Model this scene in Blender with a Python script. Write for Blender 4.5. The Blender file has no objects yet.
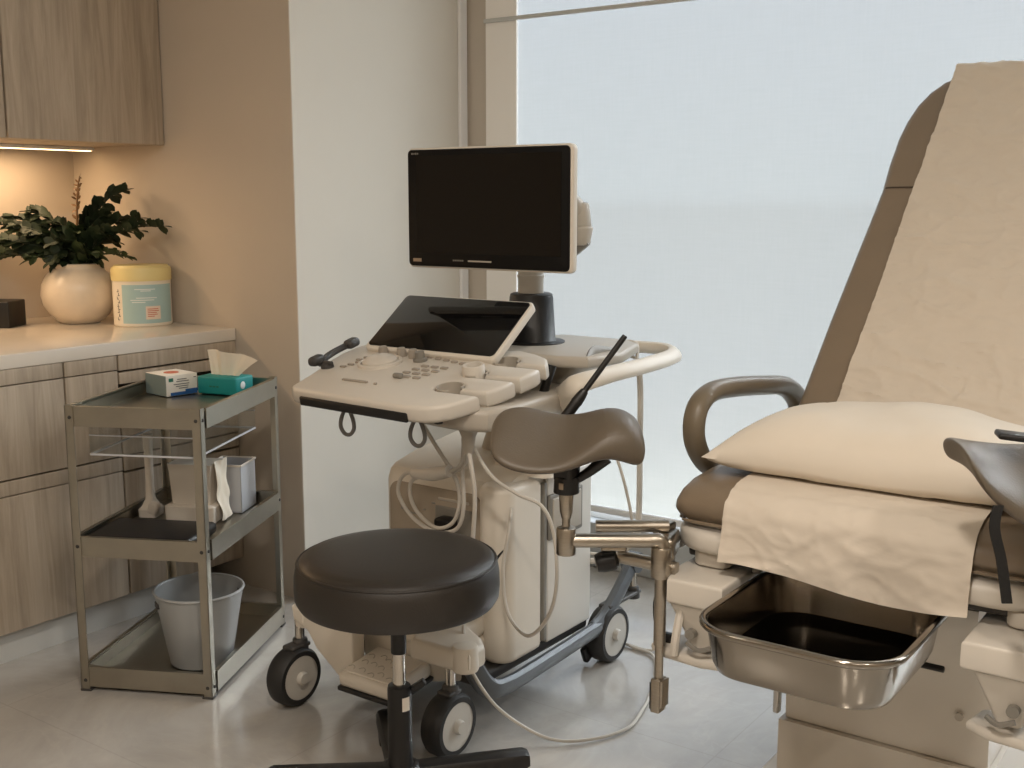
import bpy, bmesh, math, random
from mathutils import Vector, Matrix, Euler, noise
R = math.radians
PI = math.pi
SC = bpy.context.scene
COL = SC.collection
random.seed(7)

# ------------------------------------------------------------------ materials
def lin(c):
    return tuple(((v / 255 + .055) / 1.055) ** 2.4 if v / 255 > .04045 else v / 255 / 12.92 for v in c)

def mat(name, rgb, rough=.5, metal=0, spec=.5, coat=0, var=0, vscale=6, bump=0, bscale=60, trans=0, emit=None, estr=0, stretch=None, sheen=0):
    m = bpy.data.materials.new(name)
    m.use_nodes = True
    nt = m.node_tree
    b = nt.nodes['Principled BSDF']
    c = lin(rgb) + (1,)
    b.inputs['Base Color'].default_value = c
    b.inputs['Roughness'].default_value = rough
    b.inputs['Metallic'].default_value = metal
    b.inputs['Specular IOR Level'].default_value = spec
    b.inputs['Coat Weight'].default_value = coat
    b.inputs['Coat Roughness'].default_value = .15
    b.inputs['Transmission Weight'].default_value = trans
    b.inputs['Sheen Weight'].default_value = sheen
    tc = nt.nodes.new('ShaderNodeTexCoord')
    src = tc.outputs['Object']
    if stretch:
        mp = nt.nodes.new('ShaderNodeMapping')
        mp.inputs['Scale'].default_value = stretch
        nt.links.new(src, mp.inputs['Vector'])
        src = mp.outputs['Vector']
    if var:
        n = nt.nodes.new('ShaderNodeTexNoise')
        n.inputs['Scale'].default_value = vscale
        n.inputs['Detail'].default_value = 6
        n.inputs['Roughness'].default_value = .6
        nt.links.new(src, n.inputs['Vector'])
        r = nt.nodes.new('ShaderNodeValToRGB')
        r.color_ramp.elements[0].position = .3
        r.color_ramp.elements[1].position = .7
        r.color_ramp.elements[0].color = tuple(max(0, v * (1 - var)) for v in c[:3]) + (1,)
        r.color_ramp.elements[1].color = tuple(min(1, v * (1 + var)) for v in c[:3]) + (1,)
        nt.links.new(n.outputs['Fac'], r.inputs['Fac'])
        nt.links.new(r.outputs['Color'], b.inputs['Base Color'])
    if bump:
        n2 = nt.nodes.new('ShaderNodeTexNoise')
        n2.inputs['Scale'].default_value = bscale
        n2.inputs['Detail'].default_value = 4
        nt.links.new(src, n2.inputs['Vector'])
        bp = nt.nodes.new('ShaderNodeBump')
        bp.inputs['Strength'].default_value = bump
        bp.inputs['Distance'].default_value = .004
        nt.links.new(n2.outputs['Fac'], bp.inputs['Height'])
        nt.links.new(bp.outputs['Normal'], b.inputs['Normal'])
    if emit:
        b.inputs['Emission Color'].default_value = lin(emit) + (1,)
        b.inputs['Emission Strength'].default_value = estr
    return m

def floor_mat():
    m = mat('floor_tile', (170, 165, 158), .24, spec=.7, coat=1)
    nt = m.node_tree
    b = nt.nodes['Principled BSDF']
    tc = nt.nodes.new('ShaderNodeTexCoord')
    n = nt.nodes.new('ShaderNodeTexNoise'); n.inputs['Scale'].default_value = 2.2; n.inputs['Detail'].default_value = 9
    n.inputs['Roughness'].default_value = .62; n.inputs['Distortion'].default_value = 1.6
    nt.links.new(tc.outputs['Object'], n.inputs['Vector'])
    r = nt.nodes.new('ShaderNodeValToRGB')
    e = r.color_ramp.elements
    e[0].position = .28; e[0].color = lin((168, 164, 159)) + (1,)
    e[1].position = .72; e[1].color = lin((198, 194, 188)) + (1,)
    x = e.new(.5); x.color = lin((183, 179, 173)) + (1,)
    nt.links.new(n.outputs['Fac'], r.inputs['Fac'])
    w = nt.nodes.new('ShaderNodeTexNoise'); w.inputs['Scale'].default_value = 1.6; w.inputs['Detail'].default_value = 5; w.inputs['Distortion'].default_value = 3.0
    nt.links.new(tc.outputs['Object'], w.inputs['Vector'])
    vr = nt.nodes.new('ShaderNodeValToRGB')
    ve = vr.color_ramp.elements
    ve[0].position = .485; ve[0].color = (0, 0, 0, 1)
    ve[1].position = .515; ve[1].color = (0, 0, 0, 1)
    vx = ve.new(.5); vx.color = (.16, .16, .16, 1)
    nt.links.new(w.outputs['Fac'], vr.inputs['Fac'])
    mx = nt.nodes.new('ShaderNodeMixRGB'); mx.inputs['Color2'].default_value = lin((205, 198, 188)) + (1,)
    nt.links.new(vr.outputs['Color'], mx.inputs['Fac'])
    nt.links.new(r.outputs['Color'], mx.inputs['Color1'])
    br = nt.nodes.new('ShaderNodeTexBrick')
    br.offset = 0
    br.inputs['Scale'].default_value = 1
    br.inputs['Brick Width'].default_value = .8
    br.inputs['Row Height'].default_value = .8
    br.inputs['Mortar Size'].default_value = .0018
    br.inputs['Color1'].default_value = (1, 1, 1, 1); br.inputs['Color2'].default_value = (1, 1, 1, 1)
    br.inputs['Mortar'].default_value = (.9, .9, .9, 1)
    mp = nt.nodes.new('ShaderNodeMapping'); mp.inputs['Location'].default_value = (.25, .1, 0)
    nt.links.new(tc.outputs['Object'], mp.inputs['Vector'])
    nt.links.new(mp.outputs['Vector'], br.inputs['Vector'])
    mm = nt.nodes.new('ShaderNodeMixRGB'); mm.blend_type = 'MULTIPLY'; mm.inputs['Fac'].default_value = 1
    nt.links.new(mx.outputs['Color'], mm.inputs['Color1'])
    nt.links.new(br.outputs['Color'], mm.inputs['Color2'])
    nt.links.new(mm.outputs['Color'], b.inputs['Base Color'])
    return m

def wood_mat():
    m = mat('pale_oak', (150, 130, 105), .55)
    nt = m.node_tree
    b = nt.nodes['Principled BSDF']
    tc = nt.nodes.new('ShaderNodeTexCoord')
    mp = nt.nodes.new('ShaderNodeMapping'); mp.inputs['Scale'].default_value = (14, 14, .9)
    nt.links.new(tc.outputs['Object'], mp.inputs['Vector'])
    n = nt.nodes.new('ShaderNodeTexNoise'); n.inputs['Scale'].default_value = 2.2; n.inputs['Detail'].default_value = 8
    n.inputs['Roughness'].default_value = .65; n.inputs['Distortion'].default_value = .7
    nt.links.new(mp.outputs['Vector'], n.inputs['Vector'])
    r = nt.nodes.new('ShaderNodeValToRGB')
    e = r.color_ramp.elements
    e[0].position = .28; e[0].color = lin((152, 139, 121)) + (1,)
    e[1].position = .75; e[1].color = lin((196, 184, 166)) + (1,)
    x = e.new(.5); x.color = lin((176, 162, 144)) + (1,)
    nt.links.new(n.outputs['Fac'], r.inputs['Fac'])
    nt.links.new(r.outputs['Color'], b.inputs['Base Color'])
    return m

def blind_mat():
    m = bpy.data.materials.new('sunscreen_fabric')
    m.use_nodes = True
    nt = m.node_tree
    nt.nodes.clear()
    out = nt.nodes.new('ShaderNodeOutputMaterial')
    tr = nt.nodes.new('ShaderNodeBsdfTransparent'); tr.inputs['Color'].default_value = (1, 1, 1, 1)
    tl = nt.nodes.new('ShaderNodeBsdfTranslucent')
    df = nt.nodes.new('ShaderNodeBsdfDiffuse'); df.inputs['Color'].default_value = (.72, .72, .70, 1)
    tc = nt.nodes.new('ShaderNodeTexCoord')
    # woven threads: two stretched noises, one along each thread direction
    cols = []
    for s in ((9, 1, 160), (160, 1, 9)):
        mp = nt.nodes.new('ShaderNodeMapping'); mp.inputs['Scale'].default_value = s
        nt.links.new(tc.outputs['Object'], mp.inputs['Vector'])
        n = nt.nodes.new('ShaderNodeTexNoise'); n.inputs['Scale'].default_value = 1.0; n.inputs['Detail'].default_value = 3
        nt.links.new(mp.outputs['Vector'], n.inputs['Vector'])
        cols.append(n.outputs['Fac'])
    ad = nt.nodes.new('ShaderNodeMath'); ad.operation = 'ADD'
    nt.links.new(cols[0], ad.inputs[0]); nt.links.new(cols[1], ad.inputs[1])
    r = nt.nodes.new('ShaderNodeValToRGB')
    r.color_ramp.elements[0].position = .0; r.color_ramp.elements[0].color = (.24, .245, .25, 1)
    r.color_ramp.elements[1].position = 1.; r.color_ramp.elements[1].color = (.34, .345, .35, 1)
    hf = nt.nodes.new('ShaderNodeMath'); hf.operation = 'MULTIPLY'; hf.inputs[1].default_value = .5
    nt.links.new(ad.outputs[0], hf.inputs[0]); nt.links.new(hf.outputs[0], r.inputs['Fac'])
    nt.links.new(r.outputs['Color'], tl.inputs['Color'])
    m1 = nt.nodes.new('ShaderNodeMixShader'); m1.inputs['Fac'].default_value = .38   # diffuse share
    nt.links.new(tl.outputs[0], m1.inputs[1]); nt.links.new(df.outputs[0], m1.inputs[2])
    m2 = nt.nodes.new('ShaderNodeMixShader'); m2.inputs['Fac'].default_value = .5   # open weave
    nt.links.new(m1.outputs[0], m2.inputs[1]); nt.links.new(tr.outputs[0], m2.inputs[2])
    nt.links.new(m2.outputs[0], out.inputs['Surface'])
    return m

M = dict(
    wall=mat('wall_paint', (194, 183, 168), .75, var=.02, vscale=3, bump=.05, bscale=200),
    wallstrip=mat('unlit_blind_edge', (246, 243, 238), .6),  # painted tone of the blind edge that has no daylight behind it
    white=mat('white_paint', (218, 213, 203), .7, var=.015, vscale=3),
    ceil=mat('ceiling_paint', (225, 220, 212), .9),
    frame=mat('window_frame', (198, 188, 174), .5),
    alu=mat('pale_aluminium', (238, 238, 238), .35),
    curb=mat('grey_curb', (176, 178, 178), .5),
    skirt=mat('grey_laminate', (196, 197, 194), .45),
    wood=wood_mat(),
    groove=mat('dark_groove', (52, 42, 33), .7),
    stone=mat('quartz_worktop', (226, 218, 206), .16, var=.03, vscale=7),
    floor=floor_mat(),
    blind=blind_mat(),
    vinyl=mat('brown_vinyl', (130, 115, 97), .36, var=.04, vscale=8, bump=.12, bscale=350),
    vinylpad=mat('taupe_vinyl', (92, 82, 69), .45, var=.05, vscale=14, bump=.1, bscale=300),
    vinyledge=mat('dark_edge_vinyl', (78, 68, 58), .4),
    armrest=mat('armrest_brown', (112, 101, 84), .38, var=.03),
    stoolv=mat('black_brown_vinyl', (38, 33, 28), .42, var=.05, vscale=20, bump=.12, bscale=300),
    paper=mat('exam_paper', (210, 199, 184), .8, var=.02, vscale=20, bump=.3, bscale=22),
    pillow=mat('pillow_cotton', (216, 206, 191), .8, var=.015, vscale=10, bump=.15, bscale=18),
    cream=mat('cream_plastic', (206, 199, 188), .4, var=.015, vscale=4),
    cream2=mat('warm_white_plastic', (216, 208, 195), .42, var=.015, vscale=4),
    knob=mat('knob_grey', (158, 149, 137), .45),
    taupe=mat('taupe_gloss_panel', (160, 148, 132), .25, var=.02),
    grey=mat('pale_grey_plastic', (178, 170, 158), .42),
    side=mat('side_panel_white', (214, 210, 202), .4),
    mid=mat('mid_grey_plastic', (128, 124, 116), .45),
    rail=mat('blue_grey_metal', (98, 102, 106), .4, .3),
    bezel=mat('matt_black_bezel', (14, 13, 12), .6, spec=.2),
    dark=mat('dark_grey_plastic', (62, 60, 58), .5),
    black=mat('black_plastic', (16, 15, 15), .42),
    rubber=mat('black_rubber', (34, 33, 32), .6),
    strap=mat('black_webbing', (24, 23, 22), .85, bump=.3, bscale=300),
    screen=mat('screen_glass', (14, 10, 6), .16, spec=.3),
    touch=mat('touch_glass', (10, 10, 11), .06, spec=.6),
    steel=mat('brushed_steel', (172, 164, 152), .3, 1, var=.06, vscale=30, stretch=(1, 1, 12)),
    chrome=mat('chrome', (205, 200, 192), .12, 1),
    pan=mat('polished_pan_steel', (150, 143, 133), .17, 1, var=.04, vscale=10),
    cart=mat('trolley_steel', (170, 165, 153), .32, 1, var=.05, vscale=14),
    wheel=mat('wheel_grey', (190, 186, 178), .45),
    bucket=mat('grey_plastic_bin', (168, 170, 170), .42, .25),
    vase=mat('speckled_ceramic', (218, 206, 188), .3, var=.04, vscale=26),
    leaf=mat('dark_leaf', (32, 46, 25), .6, var=.25, vscale=18),
    leaf2=mat('mid_leaf', (44, 60, 31), .6, var=.2, vscale=18),
    stem=mat('brown_stem', (112, 82, 48), .6),
    tubw=mat('tub_white', (234, 226, 210), .4),
    yellow=mat('lid_yellow', (228, 212, 150), .4),
    lblue=mat('label_pale_blue', (168, 198, 200), .55, var=.02),
    ink=mat('ink_grey', (110, 108, 106), .7),
    ink2=mat('ink_pale', (225, 232, 230), .7),
    pinkw=mat('label_cream', (232, 216, 200), .7),
    teal=mat('teal_cardboard', (22, 138, 136), .55, var=.03),
    tissue=mat('tissue_white', (236, 226, 208), .85, bump=.2, bscale=60),
    carton=mat('carton_white', (232, 228, 218), .6),
    cartong=mat('carton_grey_green', (134, 150, 148), .6),
    blue=mat('print_blue', (42, 92, 150), .6),
    red=mat('print_red', (196, 110, 84), .6),
    greenp=mat('print_green', (40, 110, 90), .6),
    case=mat('black_case', (20, 18, 19), .4, bump=.1),
    offw=mat('offwhite_plastic', (222, 214, 202), .5, var=.02),
    frost=mat('frosted_grey_plastic', (196, 198, 202), .35),
    cable=mat('cable_grey', (196, 190, 180), .5),
    hook=mat('hook_grey', (106, 104, 100), .5),
    badge=mat('badge_metal', (168, 150, 130), .4, .5),
    ledm=mat('led_strip', (255, 226, 180), .5, emit=(255, 214, 160), estr=5),
)

def clear_mat():
    m = bpy.data.materials.new('clear_acrylic'); m.use_nodes = True
    nt = m.node_tree; nt.nodes.clear()
    out = nt.nodes.new('ShaderNodeOutputMaterial')
    tr = nt.nodes.new('ShaderNodeBsdfTransparent'); tr.inputs['Color'].default_value = (.95, .96, .96, 1)
    gl = nt.nodes.new('ShaderNodeBsdfGlossy'); gl.inputs['Roughness'].default_value = .06
    mx = nt.nodes.new('ShaderNodeMixShader')
    mx.inputs['Fac'].default_value = .05; nt.links.new(tr.outputs[0], mx.inputs[1]); nt.links.new(gl.outputs[0], mx.inputs[2])
    nt.links.new(mx.outputs[0], out.inputs['Surface'])
    return m
M['clear'] = clear_mat()

# ------------------------------------------------------------------ mesh helpers
WM = {}     # world matrix of every thing / part that has children

class B:
    def __init__(s):
        s.bm = bmesh.new()
    def _add(s, tb, mtx=None):
        me = bpy.data.meshes.new('tmp')
        if mtx is not None:
            tb.transform(mtx)
        tb.to_mesh(me); tb.free()
        s.bm.from_mesh(me)
        bpy.data.meshes.remove(me)
        return s
    def box(s, c, size, r=0, seg=3, rot=None, axes=None):
        tb = bmesh.new()
        bmesh.ops.create_cube(tb, size=1)
        bmesh.ops.scale(tb, vec=size, verts=tb.verts)
        if r:
            ed = list(tb.edges)
            if axes:   # bevel only edges running along these axes
                ed = [e for e in tb.edges if max(range(3), key=lambda i: abs((e.verts[0].co - e.verts[1].co)[i])) in axes]
            bmesh.ops.bevel(tb, geom=ed, offset=min(r, min(size) * .499), segments=seg, affect='EDGES', profile=.5, clamp_overlap=True)
        mt = Matrix.Translation(c)
        if rot is not None:
            mt = mt @ (rot.to_matrix().to_4x4() if isinstance(rot, Euler) else rot.to_4x4())
        return s._add(tb, mt)
    def rings(s, rings, cap=True, closed=False):
        bm = s.bm
        vs = [[bm.verts.new(p) for p in rg] for rg in rings]
        n = len(vs[0])
        k = len(vs)
        for i in range(k if closed else k - 1):
            a, b = vs[i], vs[(i + 1) % k]
            for j in range(n):
                q = [a[j], a[(j + 1) % n], b[(j + 1) % n], b[j]]
                try: bm.faces.new(q)
                except ValueError: pass
        if cap and not closed:
            try:
                bm.faces.new(list(reversed(vs[0]))); bm.faces.new(vs[-1])
            except ValueError: pass
        return s
    def lathe(s, prof, c=(0, 0, 0), n=40, axis=(0, 0, 1), cap=True):
        q = Vector((0, 0, 1)).rotation_difference(Vector(axis).normalized())
        c = Vector(c)
        rg = [[c + q @ Vector((r * math.cos(2 * PI * i / n), r * math.sin(2 * PI * i / n), z)) for i in range(n)] for r, z in prof]
        return s.rings(rg, cap)
    def cyl(s, p0, p1, r0, r1=None, n=28, bev=0):
        p0 = Vector(p0); p1 = Vector(p1)
        r1 = r0 if r1 is None else r1
        L = (p1 - p0).length
        if bev:
            pr = [(r0 - bev, 0), (r0 - bev * .3, bev * .3), (r0, bev), (r1, L - bev), (r1 - bev * .3, L - bev * .3), (r1 - bev, L)]
        else:
            pr = [(r0, 0), (r1, L)]
        return s.lathe(pr, p0, n, p1 - p0)
    def tube(s, pts, r, n=10, sub=8, closed=False, flat=1, cap=True):
        P = spline(pts, sub, closed) if sub else [Vector(p) for p in pts]
        rr = r if isinstance(r, (list, tuple)) else None
        k = len(P)
        T = []
        for i in range(k):
            a = P[(i - 1) % k] if closed or i else P[0]
            b = P[(i + 1) % k] if closed or i < k - 1 else P[-1]
            T.append((b - a).normalized())
        ref = Vector((0, 0, 1)) if abs(T[0].z) < .9 else Vector((1, 0, 0))
        N = (ref - T[0] * ref.dot(T[0])).normalized()
        rg = []
        for i in range(k):
            N = (N - T[i] * N.dot(T[i])).normalized()
            Bn = T[i].cross(N)
            if rr:
                f = i / (k - 1) * (len(rr) - 1); a = int(min(f, len(rr) - 2)); ra = rr[a] + (rr[a + 1] - rr[a]) * (f - a)
            else: ra = r
            rg.append([P[i] + N * ra * math.cos(2 * PI * j / n) + Bn * ra * flat * math.sin(2 * PI * j / n) for j in range(n)])
        return s.rings(rg, cap, closed)
    def prism(s, out, h, mtx=None, bev=0, seg=2):
        """outline (x,y) extruded along z from 0 to h"""
        tb = bmesh.new()
        v = [tb.verts.new((x, y, 0)) for x, y in out]
        f = tb.faces.new(v)
        g = bmesh.ops.extrude_face_region(tb, geom=[f])
        nv = [e for e in g['geom'] if isinstance(e, bmesh.types.BMVert)]
        bmesh.ops.translate(tb, vec=(0, 0, h), verts=nv)
        bmesh.ops.recalc_face_normals(tb, faces=tb.faces)
        if bev:
            ed = [e for e in tb.edges if abs(e.verts[0].co.z - e.verts[1].co.z) < 1e-6]
            bmesh.ops.bevel(tb, geom=ed, offset=bev, segments=seg, affect='EDGES', profile=.5, clamp_overlap=True)
        return s._add(tb, mtx)
    def shell(s, fn, nu, nv, th, closed_dir=1):
        """surface fn(u,v)->(point, normal) given a thickness"""
        bm = s.bm
        top = [[None] * (nv + 1) for _ in range(nu + 1)]
        bot = [[None] * (nv + 1) for _ in range(nu + 1)]
        P = [[Vector(fn(i / nu, j / nv)) for j in range(nv + 1)] for i in range(nu + 1)]
        for i in range(nu + 1):
            for j in range(nv + 1):
                du = P[min(i + 1, nu)][j] - P[max(i - 1, 0)][j]
                dv = P[i][min(j + 1, nv)] - P[i][max(j - 1, 0)]
                nn = du.cross(dv)
                nn = nn.normalized() if nn.length > 1e-12 else Vector((0, 0, 1))
                top[i][j] = bm.verts.new(P[i][j])
                bot[i][j] = bm.verts.new(P[i][j] - nn * th)
        for i in range(nu):
            for j in range(nv):
                bm.faces.new((top[i][j], top[i + 1][j], top[i + 1][j + 1], top[i][j + 1]))
                bm.faces.new((bot[i][j], bot[i][j + 1], bot[i + 1][j + 1], bot[i + 1][j]))
        for i in range(nu):
            bm.faces.new((top[i][0], bot[i][0], bot[i + 1][0], top[i + 1][0]))
            bm.faces.new((top[i][nv], top[i + 1][nv], bot[i + 1][nv], bot[i][nv]))
        for j in range(nv):
            bm.faces.new((top[0][j], top[0][j + 1], bot[0][j + 1], bot[0][j]))
            bm.faces.new((top[nu][j], bot[nu][j], bot[nu][j + 1], top[nu][j + 1]))
        return s
    def obj(s, name, m, parent=None, local=False, origin=None, sharp=38, recalc=True, subsurf=0):
        bm = s.bm
        if recalc: bmesh.ops.recalc_face_normals(bm, faces=bm.faces)
        W = Matrix.Identity(4)
        if parent is not None: W = WM[parent.name]
        elif origin is not None: W = Matrix.Translation(origin)
        if not local:
            bm.transform(W.inverted())
        for f in bm.faces: f.smooth = True
        for e in bm.edges:
            if len(e.link_faces) == 2 and e.calc_face_angle(0) > R(sharp): e.smooth = False
        me = bpy.data.meshes.new(name)
        bm.to_mesh(me); bm.free()
        me.materials.append(M[m] if isinstance(m, str) else m)
        o = bpy.data.objects.new(name, me)
        COL.objects.link(o)
        if parent is not None: o.parent = parent
        elif origin is not None: o.location = origin
        WM[o.name] = W
        if subsurf:
            sm = o.modifiers.new('smooth', 'SUBSURF'); sm.levels = sm.render_levels = subsurf
        return o

def spline(pts, sub=8, closed=False):
    P = [Vector(p) for p in pts]
    n = len(P); out = []
    rng = range(n if closed else n - 1)
    for i in rng:
        if closed: p0, p1, p2, p3 = P[(i - 1) % n], P[i], P[(i + 1) % n], P[(i + 2) % n]
        else: p0, p1, p2, p3 = P[max(i - 1, 0)], P[i], P[i + 1], P[min(i + 2, n - 1)]
        for k in range(sub):
            t = k / sub
            out.append(.5 * ((2 * p1) + (p2 - p0) * t + (2 * p0 - 5 * p1 + 4 * p2 - p3) * t * t + (3 * p1 - p0 - 3 * p2 + p3) * t ** 3))
    if not closed: out.append(P[-1])
    return out

def rrect(cx, cy, hx, hy, r, n=6):
    out = []
    for sx, sy, a in ((1, 1, 0), (-1, 1, 90), (-1, -1, 180), (1, -1, 270)):
        for k in range(n + 1):
            t = R(a + 90 * k / n)
            out.append((cx + sx * (hx - r) + r * math.cos(t), cy + sy * (hy - r) + r * math.sin(t)))
    return out

def tag(o, label=None, cat=None, group=None, kind=None):
    if label: o['label'] = label
    if cat: o['category'] = cat
    if group: o['group'] = group
    if kind: o['kind'] = kind
    return o

def thing(name, label, cat, loc, rz=0, group=None):
    o = bpy.data.objects.new(name, None)
    COL.objects.link(o)
    o.location = loc; o.rotation_euler = (0, 0, rz)
    WM[o.name] = Matrix.Translation(loc) @ Matrix.Rotation(rz, 4, 'Z')
    return tag(o, label, cat, group)

def struct(b, name, m, **k):
    return tag(b.obj(name, m, **k), kind='structure')

def basis(x, y, z, o):
    """4x4 matrix from axes"""
    x, y, z = Vector(x).normalized(), Vector(y).normalized(), Vector(z).normalized()
    return Matrix(((x.x, y.x, z.x, o[0]), (x.y, y.y, z.y, o[1]), (x.z, y.z, z.z, o[2]), (0, 0, 0, 1)))

# ------------------------------------------------------------------ camera
cam = bpy.data.cameras.new('camera')
cam.sensor_width = 36; cam.lens = 1140 / 1024 * 36; cam.clip_start = .05
co = bpy.data.objects.new('camera', cam); COL.objects.link(co)
co.location = (0, 0, 1.28); co.rotation_euler = (R(90 - 9.1687), 0, R(35.3128))
SC.camera = co

# ------------------------------------------------------------------ setting
XL, YF, XP, YW = -3.70, 2.494, -2.58, 3.36     # left wall, far wall, pier face, window wall
XR, YB, ZC = 2.0, -2.2, 2.62
struct(B().box(((XL + XR) / 2, (YB + YW) / 2 + .1, -.05), (XR - XL + .4, YW - YB + .5, .1)), 'floor', 'floor')
struct(B().box(((XL + XR) / 2, (YB + YW) / 2 + .1, ZC + .05), (XR - XL + .4, YW - YB + .5, .1)), 'ceiling', 'ceil')
struct(B().box((XL - .06, (YB + YF) / 2, ZC / 2), (.12, YF - YB + .2, ZC)), 'wall_left', 'wall')
struct(B().box(((XL + XP - .004) / 2, YF + .05, ZC / 2), (XP - .004 - XL, .10, ZC)), 'wall_far', 'wall')
struct(B().box((XP - .002, (YF + YW) / 2 + .0004, ZC / 2), (.004, YW - YF, ZC)), 'wall_corner', 'white')
struct(B().box((XR + .06, (YB + YW) / 2, ZC / 2), (.12, YW - YB + .2, ZC)), 'wall_right', 'wall')
struct(B().box(((XL + XR) / 2, YB - .06, ZC / 2), (XR - XL + .2, .12, ZC)), 'wall_rear', 'wall')
WX0, WX1, WZ0, WZ1 = -2.40, 1.75, .16, 2.45
b = B()
b.box(((XP + WX0) / 2, YW + .015, ZC / 2), (WX0 - XP, .03, ZC))
b.box(((WX1 + XR) / 2, YW + .015, ZC / 2), (XR - WX1, .03, ZC))
b.box(((WX0 + WX1) / 2, YW + .015, (WZ1 + ZC) / 2), (WX1 - WX0, .03, ZC - WZ1))
struct(b, 'wall_window', 'frame')
struct(B().box(((WX0 + WX1) / 2, YW + .02, WZ0 / 2), (WX1 - WX0, .10, WZ0), .006), 'baseboard_window', 'curb')
b = B()
for x in (WX0 - .02, WX1 + .02): b.box((x, YW + .045, (WZ0 + WZ1) / 2), (.05, .03, WZ1 - WZ0), .004)
for z in (WZ0 - .0, WZ1 + .0): b.box(((WX0 + WX1) / 2, YW + .055, z), (WX1 - WX0 + .05, .03, .04), .004)
win = struct(b, 'window_1', 'alu')
WM[win.name] = Matrix.Identity(4)
B().box(((WX0 + WX1) / 2, YW + .05, (WZ0 + WZ1) / 2), (WX1 - WX0, .004, WZ1 - WZ0 - .02)).obj('pane', 'clear', win)
struct(B().box((XP + .008, YW - .035, ZC / 2), (.014, .04, ZC), .003), 'light_leak_strip', 'alu')  # added pale strip, painted stand-in for daylight leaking past the blind
struct(B().box(((XL + .0) / 1 + .395, .1, .0455), (.79, 4.5, .091)), 'baseboard_left', 'skirt')

# roller blind with its batten
struct(B().box((-2.405, 3.332, 1.335), (.131, .008, 2.19)), 'unlit_blind_strip', 'wallstrip')  # added strip standing in for blind fabric where wall blocks the daylight
t = thing('roller_blind', 'pale translucent roller blind drawn down over the whole window', 'blind', (-.4, 3.342, .2))
B().box((-.40, 3.342, 1.32), (4.13, .002, 2.24)).obj('fabric', 'blind', t)
B().box((-.40, 3.323, 1.897), (4.15, .008, .014), .002).obj('batten', 'skirt', t)['label'] = 'thin beige batten across the top of the blind'
B().box((-.40, 3.342, .21), (4.11, .018, .024), .006).obj('bottom_rail', 'alu', t)
B().cyl((-2.455, 3.312, 2.48), (1.655, 3.312, 2.48), .04).obj('roller', 'alu', t)

# ------------------------------------------------------------------ fitted cabinets
XC = -2.868
def wallcab(y0, y1, label):
    t = thing('wall_cabinet', label, 'cabinet', (-3.44, (y0 + y1) / 2, 1.46), 0, 'wall cabinets over the counter')
    B().box((-3.452, (y0 + y1) / 2, 1.88), (.49, y1 - y0 - .001, .836), .001).obj('carcass', 'wood', t)
    B().box((-3.192, (y0 + y1) / 2, 1.88), (.022, y1 - y0 - .005, .84), .0015).obj('door', 'wood', t)
wallcab(1.933, 2.492, 'pale oak wall cabinet above the plant, meeting the corner wall')
wallcab(1.30, 1.931, 'pale oak wall cabinet cut by the left picture edge, next to the corner one')
t = thing('under_cabinet_light', 'slim warm LED strip glowing under the wall cabinets', 'light', (-3.55, 1.76, 1.45))
B().box((-3.55, 1.80, 1.4555), (.03, 1.34, .012), .002).obj('housing', 'alu', t)
B().box((-3.55, 1.80, 1.4485), (.02, 1.32, .003)).obj('diffuser', 'ledm', t)

def basecab(y0, y1, label, lines):
    t = thing('base_cabinet', label, 'cabinet', (-3.28, (y0 + y1) / 2, .094), 0, 'base cabinets under the worktop')
    yc, w = (y0 + y1) / 2, y1 - y0
    B().box((-3.295, yc, .46), (.80, w - .001, .736)).obj('carcass', 'groove', t)
    for nm, za, zb in lines:
        B().box((XC - .012, yc, (za + zb) / 2), (.024, w - .004, zb - za), .0015).obj(nm, 'wood', t)
two = [('rail', .786, .828), ('upper_front', .527, .783), ('rail', .482, .522), ('lower_front', .097, .479)]
basecab(.95, 1.862, 'wide pale oak base cabinet nearest the left picture edge', two)
basecab(1.864, 2.040, 'narrow pale oak base cabinet left of the drawer cabinet, behind the trolley', two)
basecab(2.042, 2.492, 'pale oak drawer cabinet in the corner, behind the trolley', [('rail', .782, .828), ('drawer', .742, .776), ('drawer', .527, .728), ('rail', .479, .522), ('drawer', .097, .472)])
tag(B().box((-3.283, 1.62, .849), (.832, 1.744, .040), .003).obj('worktop', 'stone', origin=(-3.283, 1.62, .829)), 'glossy pale stone worktop running over the base cabinets', 'worktop')

# ------------------------------------------------------------------ things on the worktop
ZT = .869
IR = Vector((.816, .578, 0)); IV = Vector((-.578, .816, 0))     # along the counter view / into it
vc = Vector((-3.434, 2.308, ZT))
t = thing('potted_plant', 'dark green leafy plant in a round speckled cream vase on the worktop', 'plant', vc)
prof = [(.001, .002), (.060, .0), (.068, .003), (.095, .028), (.116, .06), (.124, .095), (.120, .13), (.105, .16), (.084, .181), (.080, .190), (.082, .198), (.078, .201), (.073, .196), (.072, .185), (.09, .15), (.09, .10), (.001, .06)]
B().lathe(prof, vc, 56, cap=False).obj('vase', 'vase', t)
B().lathe([(.001, .168), (.084, .168), (.084, .160), (.001, .160)], vc, 30, cap=False).obj('soil', 'groove', t)

def leafmesh(b, base, d, up, L, W):
    d = d.normalized(); s = d.cross(up).normalized(); u = s.cross(d).normalized()
    prof = [(0, .12), (.25, .8), (.5, 1), (.78, .75), (1, .02)]
    prev = None
    for f, w in prof:
        c = base + d * L * f + u * (-.10 * L * f * f)
        row = [b.bm.verts.new(c + s * W * w + u * W * .25 * w), b.bm.verts.new(c), b.bm.verts.new(c - s * W * w + u * W * .25 * w)]
        if prev:
            for k in (0, 1): b.bm.faces.new((prev[k], prev[k + 1], row[k + 1], row[k]))
        prev = row

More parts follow.
